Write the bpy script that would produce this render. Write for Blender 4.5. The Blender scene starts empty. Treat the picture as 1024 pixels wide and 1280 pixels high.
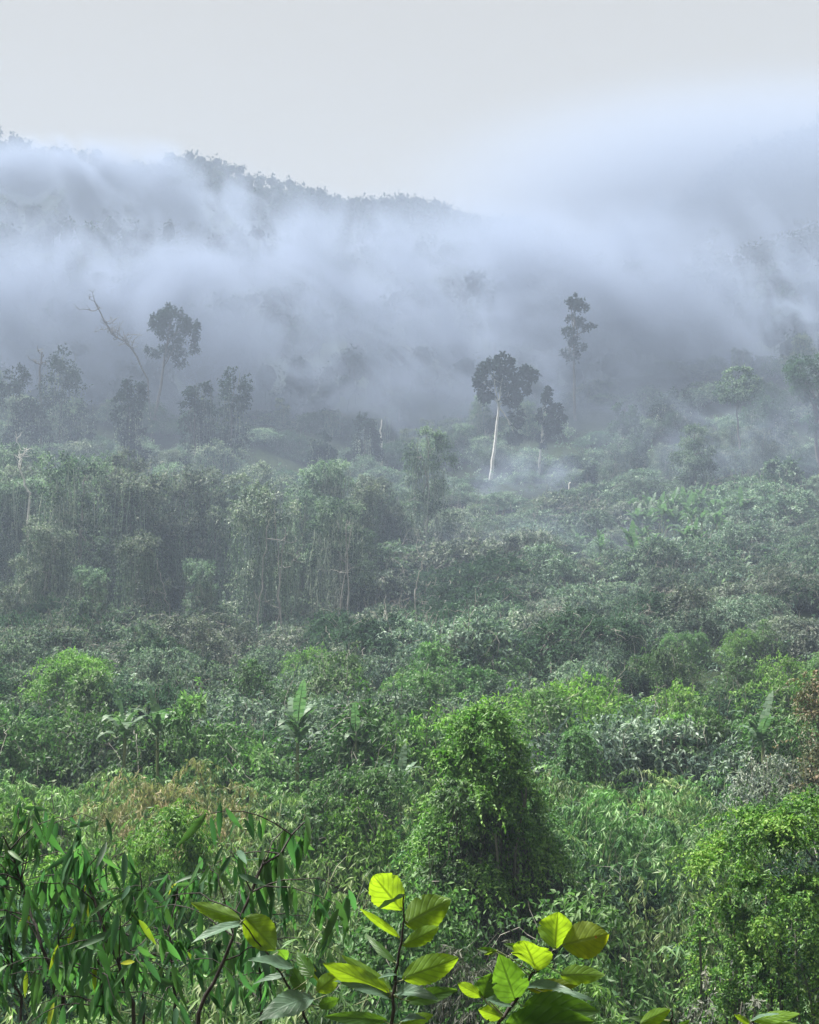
import bpy, math, random
import numpy as np
R = math.radians
C = bpy.context.scene.collection
SC = bpy.context.scene

# ------------------------------------------------------------------ camera, world, sun, exposure
F = 1400.0; CX, CY = 512.0, 640.0; PITCH = R(5.0)
cam = bpy.data.cameras.new('camera'); camo = bpy.data.objects.new('camera', cam); C.objects.link(camo)
cam.sensor_fit = 'HORIZONTAL'; cam.sensor_width = 36.0; cam.lens = 36.0 * F / 1024.0
cam.clip_start = 0.05; cam.clip_end = 5000
camo.location = (0, 0, 0); camo.rotation_euler = (R(90) + PITCH, 0, 0)
SC.camera = camo

SUN_AZ, SUN_EL = -62.0, 60.0           # degrees from straight ahead (negative: to the left), above the horizon
world = bpy.data.worlds.new('World'); SC.world = world; world.use_nodes = True
nt = world.node_tree; nt.nodes.clear()
out = nt.nodes.new('ShaderNodeOutputWorld')
sky = nt.nodes.new('ShaderNodeTexSky'); sky.sky_type = 'NISHITA'; sky.sun_disc = False
sky.sun_elevation = R(SUN_EL); sky.sun_rotation = R(SUN_AZ); sky.dust_density = 3.0
b1 = nt.nodes.new('ShaderNodeBackground'); b1.inputs['Strength'].default_value = 0.05
b2 = nt.nodes.new('ShaderNodeBackground'); b2.inputs['Color'].default_value = (0.124, 0.108, 0.080, 1); b2.inputs['Strength'].default_value = 1.0
mx = nt.nodes.new('ShaderNodeMixShader'); mx.inputs[0].default_value = 0.96       # thin even cloud over the blue
nt.links.new(sky.outputs[0], b1.inputs['Color'])
nt.links.new(b1.outputs[0], mx.inputs[1]); nt.links.new(b2.outputs[0], mx.inputs[2]); nt.links.new(mx.outputs[0], out.inputs[0])

sun = bpy.data.lights.new('sun', 'SUN'); sun.energy = 5.0; sun.angle = R(12); sun.color = (1.0, 0.96, 0.88)
suno = bpy.data.objects.new('sun', sun); C.objects.link(suno)
suno.rotation_euler = (R(90 - SUN_EL), 0, R(180.0 - SUN_AZ))
suno.location = (0, 0, 400)

SC.view_settings.view_transform = 'Standard'; SC.view_settings.look = 'None'
SC.view_settings.exposure = 2.13; SC.view_settings.gamma = 1.0; SC.view_settings.use_curve_mapping = False
SC.render.engine = 'CYCLES'
cy = SC.cycles
cy.use_denoising = True
try: cy.denoiser = 'OPENIMAGEDENOISE'
except Exception: pass
cy.max_bounces = 6; cy.diffuse_bounces = 3; cy.glossy_bounces = 1; cy.transmission_bounces = 4; cy.volume_bounces = 1
cy.transparent_max_bounces = 6
cy.volume_step_rate = 1.0; cy.volume_max_steps = 256
cy.caustics_reflective = False; cy.caustics_refractive = False
cy.sample_clamp_indirect = 4.0; cy.use_adaptive_sampling = True; cy.adaptive_threshold = 0.015

# ------------------------------------------------------------------ helpers
def tag(o, label=None, cat=None, group=None, kind=None):
    if label: o['label'] = label
    if cat: o['category'] = cat
    if group: o['group'] = group
    if kind: o['kind'] = kind
    return o

def pt(px, py, Y):
    """world point seen at pixel (px, py) of the 1024x1280 photograph at forward distance Y"""
    a = (px - CX) / F; b = (CY - py) / F
    dy = math.cos(PITCH) - b * math.sin(PITCH); dz = math.sin(PITCH) + b * math.cos(PITCH)
    return np.array([a / dy * Y, Y, dz / dy * Y])

def unit(v):
    n = np.linalg.norm(v, axis=-1, keepdims=True); return v / np.maximum(n, 1e-9)

class MB:
    """collects vertices and faces with a per-face float 'var'"""
    def __init__(s): s.V = []; s.T = []; s.Q = []; s.tv = []; s.qv = []; s.n = 0
    def add(s, V, Fc, var):
        Fc = np.asarray(Fc, dtype=np.int64); V = np.asarray(V, dtype=np.float32)
        var = np.broadcast_to(np.asarray(var, dtype=np.float32), (len(Fc),))
        s.V.append(V)
        if Fc.shape[1] == 3: s.T.append(Fc + s.n); s.tv.append(var)
        else: s.Q.append(Fc + s.n); s.qv.append(var)
        s.n += len(V); return s
    def mesh(s, name, mat, smooth=False):
        me = bpy.data.meshes.new(name)
        V = np.concatenate(s.V) if s.V else np.zeros((0, 3), np.float32)
        Q = np.concatenate(s.Q) if s.Q else np.zeros((0, 4), np.int64)
        T = np.concatenate(s.T) if s.T else np.zeros((0, 3), np.int64)
        var = np.concatenate([np.concatenate(s.qv) if s.qv else np.zeros(0), np.concatenate(s.tv) if s.tv else np.zeros(0)]).astype(np.float32)
        me.vertices.add(len(V)); me.vertices.foreach_set('co', V.astype(np.float32).ravel())
        li = np.concatenate([Q.ravel(), T.ravel()]).astype(np.int32)
        me.loops.add(len(li)); me.loops.foreach_set('vertex_index', li)
        starts = np.concatenate([np.arange(len(Q)) * 4, len(Q) * 4 + np.arange(len(T)) * 3]).astype(np.int32)
        me.polygons.add(len(starts)); me.polygons.foreach_set('loop_start', starts)
        at = me.attributes.new('var', 'FLOAT', 'FACE'); at.data.foreach_set('value', var)
        me.update(calc_edges=True)
        me.polygons.foreach_set('use_smooth', np.full(len(starts), smooth))
        me.materials.append(mat)
        return me

def tube(mb, P, r, sides=5, var=0.5):
    P = np.asarray(P, float); n = len(P); r = np.broadcast_to(np.asarray(r, float), (n,))
    T = unit(np.gradient(P, axis=0)); ref = np.array([0.31, 0.87, 0.17])
    S = unit(np.cross(T, ref)); B = np.cross(T, S)
    a = np.arange(sides) * 2 * math.pi / sides
    V = P[:, None, :] + r[:, None, None] * (np.cos(a)[None, :, None] * S[:, None, :] + np.sin(a)[None, :, None] * B[:, None, :])
    V = V.reshape(-1, 3); i = np.arange(n - 1)[:, None] * sides; j = np.arange(sides)[None, :]; k = (j + 1) % sides
    Fq = np.stack([i + j, i + k, i + sides + k, i + sides + j], -1).reshape(-1, 4)
    mb.add(V, Fq, var)
    if sides >= 4:
        V2 = np.concatenate([V[-sides:], P[-1:] + T[-1:] * r[-1]])
        mb.add(V2, np.stack([np.arange(sides), (np.arange(sides) + 1) % sides, np.full(sides, sides)], -1), var)

def bent(p0, p1, n, amp, rng, sag=0.0):
    t = np.linspace(0, 1, n)[:, None]; p0 = np.asarray(p0, float); p1 = np.asarray(p1, float)
    w = np.cumsum(rng.normal(0, 1, (n, 3)), 0); w -= w[0] + t * (w[-1] - w[0])
    P = p0 + (p1 - p0) * t + w * amp / max(1, math.sqrt(n)); P[:, 2] -= sag * 4 * (t * (1 - t))[:, 0]
    return P

def leaves(mb, P, A, N, L, W, var, detail=1, droop=0.12, fold=0.18):
    n = len(P); A = unit(A); S = unit(np.cross(A, N)); N = np.cross(S, A)
    L = np.broadcast_to(L, (n,))[:, None]; W = np.broadcast_to(W, (n,))[:, None]
    b = P; tip = P + A * L - N * L * droop
    l = P + A * L * 0.42 + S * W * 0.5; r = P + A * L * 0.42 - S * W * 0.5
    i = np.arange(n)
    if detail == 1:
        V = np.stack([b, r, tip, l], 1).reshape(-1, 3)
        mb.add(V, (i * 4)[:, None] + np.array([0, 1, 2, 3]), var)
    else:
        m = P + A * L * 0.45 - N * W * fold
        V = np.stack([b, r, tip, l, m], 1).reshape(-1, 3)
        for q in ([0, 1, 4], [1, 2, 4], [2, 3, 4], [3, 0, 4]):
            mb.add(V[:0], np.zeros((0, 3), int), 0) if False else None
        Fc = ((i * 5)[:, None, None] + np.array([[0, 1, 4], [1, 2, 4], [2, 3, 4], [3, 0, 4]])[None]).reshape(-1, 3)
        mb.add(V, Fc, np.repeat(np.broadcast_to(var, (n,)), 4))

def sprays(mb, p0, d, L, droop, K, lL, lW, rng, var=None, hang=0.35, spread=0.9, detail=1, vj=0.22, start=0.12):
    """leafy twigs: p0 roots, d directions, L lengths; K leaves along each, drooping"""
    n = len(p0)
    if n == 0: return
    L = np.broadcast_to(L, (n,)); droop = np.broadcast_to(droop, (n,))
    if var is None: var = rng.uniform(0, 1, n)
    t = np.clip(np.linspace(start, 1, K)[None, :] + rng.normal(0, 0.04, (n, K)), 0.02, 1.05)
    g = np.array([0, 0, -1.0])
    P = p0[:, None, :] + d[:, None, :] * (L[:, None] * t)[..., None] + g * (L * droop)[:, None, None] * (t ** 2)[..., None]
    T = unit(d[:, None, :] + g * (2 * droop)[:, None, None] * t[..., None])
    side = unit(rng.normal(0, 1, (n, K, 3)))
    A = T * 0.5 + side * spread + g * hang
    N = unit(np.array([0, 0, 1.0]) + rng.normal(0, 0.45, (n, K, 3)) + 0.4 * T)
    l = lL * rng.uniform(0.65, 1.2, (n, K)); w = lW * rng.uniform(0.75, 1.2, (n, K))
    vv = np.clip(var[:, None] + rng.normal(0, vj, (n, K)), 0, 1)
    leaves(mb, P.reshape(-1, 3), A.reshape(-1, 3), N.reshape(-1, 3), l.ravel(), w.ravel(), vv.ravel(), detail)

def sphere_dirs(n, rng, zmin=-1.0):
    z = rng.uniform(zmin, 1, n); a = rng.uniform(0, 2 * math.pi, n); s = np.sqrt(1 - z * z)
    return np.stack([s * np.cos(a), s * np.sin(a), z], -1)

def lobe_points(lobes, n, rng, zmin=-0.6, shell=(0.72, 1.02), clump=0.0, nclump=0):
    """points on the outside of a union of ellipsoid lobes (x,y,z,rx,rz); returns points, outward dirs, clump value"""
    lobes = np.asarray(lobes, float); w = lobes[:, 3] ** 1.3; w = w / w.sum()
    k = rng.choice(len(lobes), n * 3, p=w); d = sphere_dirs(n * 3, rng, zmin)
    if nclump:
        cd = sphere_dirs(len(lobes) * nclump, rng, zmin).reshape(len(lobes), nclump, 3)
        ci = rng.integers(0, nclump, n * 3); d = unit(cd[k, ci] + rng.normal(0, clump, d.shape))
        cv = rng.uniform(0, 1, (len(lobes), nclump))[k, ci]
    else: cv = rng.uniform(0, 1, n * 3)
    rr = rng.uniform(*shell, n * 3)
    rad = np.stack([lobes[k, 3], lobes[k, 3], lobes[k, 4]], -1)
    P = lobes[k, :3] + d * rad * rr[:, None]
    D = unit(d / rad)
    keep = np.ones(len(P), bool)
    for q, lb in enumerate(lobes):
        e = (P - lb[:3]) / np.array([lb[3], lb[3], lb[4]]); keep &= ~((np.sum(e * e, -1) < 0.42) & (k != q))
    keep &= P[:, 2] > 0.05
    P, D, cv = P[keep][:n], D[keep][:n], cv[keep][:n]
    return P, D, cv

# ------------------------------------------------------------------ materials
def newmat(name):
    m = bpy.data.materials.new(name); m.use_nodes = True; m.node_tree.nodes.clear(); return m, m.node_tree

def leaf_mat(name, cols, transl=0.35, tcol=None, rough=0.5, spec=0.25, hueJ=.012, valJ=.42, veins=False):
    """cols: ramp colours along the per-leaf 'var'; object-to-object variation through Object Info random"""
    m, t = newmat(name); N = t.nodes.new; ln = t.links.new
    o = N('ShaderNodeOutputMaterial'); at = N('ShaderNodeAttribute'); at.attribute_name = 'var'
    rp = N('ShaderNodeValToRGB'); el = rp.color_ramp.elements
    while len(el) < len(cols): el.new(0.5)
    for i, c in enumerate(cols): el[i].position = i / (len(cols) - 1); el[i].color = (*c, 1)
    ln(at.outputs['Fac'], rp.inputs[0])
    oi = N('ShaderNodeObjectInfo'); hs = N('ShaderNodeHueSaturation')
    mh = N('ShaderNodeMapRange'); mh.inputs[3].default_value = 0.5 - hueJ; mh.inputs[4].default_value = 0.5 + hueJ
    mv = N('ShaderNodeMapRange'); mv.inputs[3].default_value = 1 - valJ; mv.inputs[4].default_value = 1 + valJ
    fr = N('ShaderNodeMath'); fr.operation = 'MULTIPLY'; fr.inputs[1].default_value = 7.31
    fr2 = N('ShaderNodeMath'); fr2.operation = 'FRACT'
    ln(oi.outputs['Random'], mh.inputs[0]); ln(oi.outputs['Random'], fr.inputs[0]); ln(fr.outputs[0], fr2.inputs[0]); ln(fr2.outputs[0], mv.inputs[0])
    ln(mh.outputs[0], hs.inputs['Hue']); ln(mv.outputs[0], hs.inputs['Value']); ln(rp.outputs[0], hs.inputs['Color'])
    col = hs.outputs[0]
    pb = N('ShaderNodeBsdfPrincipled'); pb.inputs['Roughness'].default_value = rough; pb.inputs['Specular IOR Level'].default_value = spec
    ln(col, pb.inputs['Base Color'])
    tr = N('ShaderNodeBsdfTranslucent')
    tm = N('ShaderNodeMix'); tm.data_type = 'RGBA'; tm.blend_type = 'MULTIPLY'; tm.inputs[0].default_value = 1.0
    tm.inputs[7].default_value = (*(tcol or (1.05, 1.4, 0.75)), 1); ln(col, tm.inputs[6]); ln(tm.outputs[2], tr.inputs[0])
    ms = N('ShaderNodeMixShader'); ms.inputs[0].default_value = transl
    ln(pb.outputs[0], ms.inputs[1]); ln(tr.outputs[0], ms.inputs[2]); ln(ms.outputs[0], o.inputs[0])
    return m

def bark_mat(name, c1, c2, scale=3.0, rough=0.85):
    m, t = newmat(name); N = t.nodes.new; ln = t.links.new
    o = N('ShaderNodeOutputMaterial'); pb = N('ShaderNodeBsdfPrincipled'); pb.inputs['Roughness'].default_value = rough
    tc = N('ShaderNodeTexCoord'); mp = N('ShaderNodeMapping'); mp.inputs['Scale'].default_value = (scale, scale, scale * 0.3)
    nz = N('ShaderNodeTexNoise'); nz.inputs['Detail'].default_value = 5; nz.inputs['Scale'].default_value = 2.0
    rp = N('ShaderNodeValToRGB'); rp.color_ramp.elements[0].position = 0.35; rp.color_ramp.elements[1].position = 0.65
    rp.color_ramp.elements[0].color = (*c1, 1); rp.color_ramp.elements[1].color = (*c2, 1)
    ln(tc.outputs['Object'], mp.inputs[0]); ln(mp.outputs[0], nz.inputs[0]); ln(nz.outputs['Fac'], rp.inputs[0]); ln(rp.outputs[0], pb.inputs['Base Color'])
    bp = N('ShaderNodeBump'); bp.inputs['Strength'].default_value = 0.4; bp.inputs['Distance'].default_value = 0.02
    ln(nz.outputs['Fac'], bp.inputs['Height']); ln(bp.outputs[0], pb.inputs['Normal']); ln(pb.outputs[0], o.inputs[0])
    return m

M = {}
M['leaf_green'] = leaf_mat('leaf_green', [(.030, .072, .030), (.066, .138, .050), (.135, .23, .09)], valJ=.28)
M['leaf_bright'] = leaf_mat('leaf_bright', [(.045, .11, .024), (.098, .205, .042), (.20, .34, .075)], valJ=.2, hueJ=.008)
M['leaf_yellow'] = leaf_mat('leaf_yellow', [(.035, .10, .022), (.075, .185, .034), (.14, .28, .05), (.22, .35, .075)], valJ=.1, hueJ=.005)
M['leaf_bamboo'] = leaf_mat('leaf_bamboo', [(.040, .080, .036), (.095, .165, .064), (.18, .26, .105), (.31, .37, .20)], transl=.3, valJ=.35)
M['leaf_gold'] = leaf_mat('leaf_gold', [(.09, .13, .055), (.18, .20, .095), (.31, .27, .155), (.43, .33, .22)], transl=.3, valJ=.12, hueJ=.006)
M['leaf_fresh'] = leaf_mat('leaf_fresh', [(.032, .085, .036), (.075, .168, .06), (.145, .27, .095), (.29, .40, .21)], transl=.3, valJ=.3)
M['leaf_dark'] = leaf_mat('leaf_dark', [(.020, .046, .030), (.038, .078, .048), (.07, .125, .075)], transl=.25, rough=.8, spec=.05)
M['leaf_slope'] = leaf_mat('leaf_slope', [(.030, .058, .048), (.066, .115, .088), (.14, .20, .155), (.28, .35, .29)], transl=.25, rough=.7, spec=.1, valJ=.32)
M['leaf_grey'] = leaf_mat('leaf_grey', [(.042, .065, .058), (.092, .125, .108), (.19, .225, .19), (.34, .37, .32)], transl=.2, hueJ=.012, rough=.7, spec=.1, valJ=.32)
M['leaf_dry'] = leaf_mat('leaf_dry', [(.036, .044, .038), (.085, .095, .08), (.20, .205, .175)], transl=.15, valJ=.2, hueJ=.01, rough=.8, spec=.05)
M['leaf_rust'] = leaf_mat('leaf_rust', [(.05, .08, .035), (.10, .10, .05), (.20, .15, .09)], transl=.25, valJ=.1, hueJ=.01)
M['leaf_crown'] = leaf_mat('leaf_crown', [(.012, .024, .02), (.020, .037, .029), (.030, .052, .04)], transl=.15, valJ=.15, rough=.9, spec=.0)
M['leaf_banana'] = leaf_mat('leaf_banana', [(.050, .105, .058), (.085, .15, .088), (.165, .235, .16)], transl=.35, rough=.5, spec=.25, valJ=.2)
M['leaf_hang'] = leaf_mat('leaf_hang', [(.026, .068, .042), (.052, .125, .052), (.095, .20, .06), (.15, .28, .07)], transl=.42, rough=.5, spec=.3, valJ=.4, hueJ=.015)
M['leaf_hang_yellow'] = leaf_mat('leaf_hang_yellow', [(.20, .28, .03), (.38, .42, .04)], transl=.4, valJ=.2)
M['bark'] = bark_mat('bark', (.05, .045, .04), (.12, .11, .09))
M['bark_dark'] = bark_mat('bark_dark', (.012, .010, .009), (.035, .028, .025), 30)
M['bark_pale'] = bark_mat('bark_pale', (.42, .42, .40), (.72, .71, .68), 1.2)
M['bark_grey'] = bark_mat('bark_grey', (.16, .16, .15), (.34, .33, .31), 1.5)
M['vine_stem'] = bark_mat('vine_stem', (.10, .095, .085), (.26, .25, .22), 2)
M['culm'] = bark_mat('culm', (.08, .12, .05), (.20, .22, .10), 4, .5)

# ------------------------------------------------------------------ terrain
YB = [-60, 0, 2.5, 5, 10, 18, 30, 40, 55, 70, 100, 150, 215, 300]
ZB = [-1.2, -1.7, -2.3, -4.2, -7.4, -9.6, -9.7, -9.0, -7.9, -6.4, -3.4, 5.0, 20.0, 60.0]
YA = [0, 50, 70, 110, 150, 215, 300]
ZA = [0, 0, 1.5, 6.5, 8.5, 9.5, 12.0]
CPX = [-1600, -500, 0, 100, 190, 330, 450, 540, 600, 700, 800, 900, 1024, 1400, 2400]
CRW = [110, 110, 136, 158, 172, 196, 212, 240, 252, 272, 248, 196, 118, -60, -60]
YR = 560.0
def sstep(a, b, x):
    t = np.clip((x - a) / (b - a), 0, 1); return t * t * (3 - 2 * t)
def wob(X, Y):
    return (np.sin(X * .131 + 1.3) * np.cos(Y * .117 + .4) + .6 * np.sin(X * .31 - Y * .23 + 2.1) + .4 * np.cos(X * .67 + Y * .51))
def ground(X, Y):
    X = np.asarray(X, float); Y = np.asarray(Y, float)
    Ys = np.maximum(Y, 1.0); u = X / np.maximum(Ys, 12.0)
    z = np.interp(Y, YB, ZB) + np.interp(Y, YA, ZA) * sstep(-.12, .34, u)
    px = CX + F * X / YR
    crest = (762 - np.interp(px, CPX, CRW)) / F * YR - 11 + 3.5 * np.sin(X * .045) + 2.5 * np.sin(X * .11 + 1)
    z3 = 60.0 + 12 * sstep(-.12, .34, u)
    t = np.clip((Y - 300) / (YR - 300), 0, 1); up = z3 + (crest - z3) * t
    z = np.where(Y > 300, up, z)
    over = np.maximum(Y - YR, 0); z = np.where(Y > YR, crest - over * .35 - over ** 2 * .0006, z)
    amp = np.interp(Y, [0, 6, 30, 100, 250, 400], [.05, .12, .3, .8, 3.0, 5.0])
    return z + wob(X * np.interp(Y, [0, 30, 150, 400], [1.6, 1, .45, .18]), Y * np.interp(Y, [0, 30, 150, 400], [1.6, 1, .8, .6])) * amp * .7

ys = np.concatenate([np.linspace(-60, 0, 8), np.linspace(1, 40, 40), np.linspace(43, 215, 60), np.linspace(219, 620, 80), np.linspace(630, 900, 15)])
us = np.linspace(-1, 1, 121)
Yg, Ug = np.meshgrid(ys, us, indexing='ij'); Xg = Ug * (60 + np.maximum(Yg, 0) * .75)
Zg = ground(Xg, Yg); nv = len(us)
g = MB(); ii = np.arange(len(ys) - 1)[:, None] * nv; jj = np.arange(nv - 1)[None, :]
g.add(np.stack([Xg, Yg, Zg], -1).reshape(-1, 3), np.stack([ii + jj, ii + jj + 1, ii + nv + jj + 1, ii + nv + jj], -1).reshape(-1, 4), .5)
gm = bark_mat('soil', (.012, .018, .010), (.028, .040, .02), .6, 1.0); gm.node_tree.nodes['Principled BSDF'].inputs['Specular IOR Level'].default_value = 0.0
go = bpy.data.objects.new('ground', g.mesh('ground', gm, True)); C.objects.link(go); tag(go, kind='structure')

# ------------------------------------------------------------------ prototypes and placing
class Proto:
    """parts: list of (name, mesh, [sub-parts])"""
    def __init__(s, *parts): s.parts = list(parts)

def place(proto, name, label, cat, loc, rotz=0, scale=1.0, group=None, tilt=(0, 0)):
    e = bpy.data.objects.new(name, None); C.objects.link(e); e.empty_display_size = .2
    e.location = tuple(float(v) for v in loc); e.rotation_euler = (tilt[0], tilt[1], rotz) if cat != 'bush' or np.isscalar(scale) else (math.sin(rotz * 7) * .14, math.cos(rotz * 5) * .14, rotz)
    e.scale = (scale,) * 3 if np.isscalar(scale) else scale
    tag(e, label, cat, group)
    def rec(parts, par):
        for p in parts:
            o = bpy.data.objects.new(p[0], p[1]); C.objects.link(o); o.parent = par
            if len(p) > 2 and p[2]: rec(p[2], o)
            if p[0] in ('hanging_vine', 'vine_stem'): tag(o, kind='stuff')     # thin trailing stems nobody could count
    rec(proto.parts, e); return e

def on_ground(px, Y, sink=.1):
    X = (px - CX) / F * Y / math.cos(PITCH) * (math.cos(PITCH)); return np.array([X, Y, float(ground(X, Y)) - sink])
def top_z(row, Y): return pt(512, row, Y)[2]

def dome_lobes(w, h, rng, n=7):
    lb = []
    for i in range(n):
        a = rng.uniform(0, 2 * math.pi); q = math.sqrt(rng.uniform(0, 1)) * w * .46
        r = w * rng.uniform(.12, .29); z = h * (1 - (q / (w * .5)) ** 1.5 * rng.uniform(.35, .8)) * rng.uniform(.75, 1.04) - r * .8
        lb.append((q * math.cos(a), q * math.sin(a), max(z, r * .4), r, r * rng.uniform(.7, 1.0)))
    lb.append((0, 0, h * .36, w * .36, h * .42)); return lb

def stems(mb_list_mat, w, h, rng, n, r=.03, name='stem'):
    res = []
    for i in range(n):
        mb = MB(); a = rng.uniform(0, 6.28); b = [w * .12 * math.cos(a), w * .12 * math.sin(a), -.3]
        q = rng.uniform(.1, .36) * w; a2 = a + rng.normal(0, .6)
        tube(mb, bent(b, [q * math.cos(a2), q * math.sin(a2), h * rng.uniform(.6, .85)], 7, .06 * h, rng), np.linspace(r, r * .35, 7), 5)
        res.append((name, mb.mesh(name, mb_list_mat, True)))
    return res

def bush(w, h, seed, mat, nspray, K, lL, lW, detail=1, droop=.5, spl=.45, nl=7, dry=0, drymat=None, zmin=-.5, nstem=3, hang=.35, clump=.28, lobes=None, wire=0, wr=.01):
    rng = np.random.default_rng(seed); lb = lobes or dome_lobes(w, h, rng, nl); f = MB()
    P, D, cv = lobe_points(lb, nspray, rng, zmin, (.7, 1.0), clump, 7)
    d = unit(D + np.array([0, 0, .25]) + rng.normal(0, .5, P.shape))
    sprays(f, P, d, spl * rng.uniform(.5, 1.3, len(P)), droop, K, lL, lW, rng, np.clip(cv * .7 + rng.uniform(0, .3, len(P)), 0, 1), hang=hang, detail=detail)
    nw = max(20, nspray // 9); P, D, cv = lobe_points(lb, nw, rng, .0, (.8, 1.0))       # long stray shoots
    sprays(f, P, unit(D + np.array([0, 0, .5]) + rng.normal(0, .6, P.shape)), spl * rng.uniform(1.3, 3.0, len(P)), .75, K * 2, lL, lW, rng, cv, hang=hang, detail=detail)
    ns = nspray // 6; a = rng.uniform(0, 6.28, ns); q = w * rng.uniform(.3, .75, ns)                    # skirt running out over the ground
    P = np.stack([q * np.cos(a), q * np.sin(a), rng.uniform(0, .22, ns) * h], -1)
    sprays(f, P, unit(np.stack([np.cos(a), np.sin(a), rng.uniform(-.1, .9, ns)], -1) + rng.normal(0, .4, P.shape)), spl * rng.uniform(.7, 1.5, ns), .6, K, lL, lW, rng, None, hang=hang, detail=detail)
    parts = [('foliage', f.mesh('foliage', mat))]
    if dry:
        v = MB(); P, D, cv = lobe_points(lb, dry, rng, -.75, (.8, 1.0)); ok = P[:, 2] < h * .8; P = P[ok]; D = D[ok]
        LL = np.minimum(P[:, 2] * .8, h * rng.uniform(.2, .6, len(P)))
        sprays(v, P, unit(D * .25 + np.array([0, 0, -1.0]) + rng.normal(0, .12, P.shape)), LL, 0.0, max(8, K), lL * .8, lW * .7, rng, hang=.8, spread=.6)
        for q in range(min(len(P), 60)):
            tube(v, bent(P[q], P[q] + np.array([rng.normal(0, .1), rng.normal(0, .1), -LL[q]]), 5, .12, rng), .012 * h / 4, 3, rng.uniform(.3, 1))
        parts.append(('hanging_vine', v.mesh('hanging_vine', drymat or M['leaf_dry'])))
    if wire:
        v = MB(); P, D, cv = lobe_points(lb, wire, rng, -.3, (.85, 1.02))
        for q in range(len(P)):
            up = rng.random() < .2; d = unit(D[q] * .6 + rng.normal(0, .25 if up else .7, 3) + np.array([0, 0, 1.6 if up else .3])); L = spl * rng.uniform(1.2, 3.2); t = np.linspace(0, 1, 6)[:, None]
            tube(v, P[q] + d * L * t + np.array([0, 0, -1.0]) * L * (.1 if up else rng.uniform(.5, 1.3)) * t ** 2 + rng.normal(0, .03 * L, (6, 3)), np.linspace(wr, wr * .4, 6), 3, rng.uniform(0, 1))
        parts.append(('vine_stem', v.mesh('vine_stem', M['vine_stem'])))
    parts += stems(M['bark'], w, h, rng, nstem, .006 * h)
    return Proto(*parts)

def bamboo(w, h, seed, mat, nculm=7, lL=.17, lW=.026, per=16, K=7):
    """arching culms with hanging leaf clusters"""
    rng = np.random.default_rng(seed); f = MB(); parts = []
    for i in range(nculm):
        a = rng.uniform(0, 6.28); lean = rng.uniform(.15, .5) * w; hh = h * rng.uniform(.7, 1.05)
        t = np.linspace(0, 1, 9)[:, None]; b = np.array([math.cos(a), math.sin(a), 0]) * w * .1
        Pc = b + np.array([math.cos(a), math.sin(a), 0]) * lean * t ** 2.2 + np.array([0, 0, 1.0]) * hh * (t - .22 * t ** 4) + np.array([0, 0, -.25])
        mb = MB(); tube(mb, Pc, np.linspace(.016, .004, 9) * h / 4, 5); parts.append(('culm', mb.mesh('culm', M['culm'], True)))
        n = per; tt = rng.uniform(.3, 1, n); idx = tt * 8; i0 = np.minimum(idx.astype(int), 7); fr = (idx - i0)[:, None]
        B = Pc[i0] * (1 - fr) + Pc[i0 + 1] * fr
        ang = rng.uniform(0, 6.28, n); d = np.stack([np.cos(ang), np.sin(ang), rng.uniform(.1, .7, n)], -1)
        bl = w * rng.uniform(.15, .38, n)
        m = 5; s = np.linspace(.25, 1, m)
        Q = (B[:, None] + d[:, None] * (bl[:, None] * s)[..., None] + np.array([0, 0, -1]) * (bl[:, None] * .7 * s ** 2)[..., None]).reshape(-1, 3)
        dd = unit(np.repeat(d, m, 0) * .35 + rng.normal(0, .35, Q.shape) + np.array([0, 0, -.5]))
        vv = np.repeat(np.clip(rng.normal(.45, .25, n), 0, 1), m)
        sprays(f, Q, dd, .07 * h / 4, .3, K, lL, lW, rng, vv, hang=.55, spread=.8, detail=2, vj=.15)
    parts.insert(0, ('foliage', f.mesh('foliage', mat)))
    return Proto(*parts)

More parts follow.
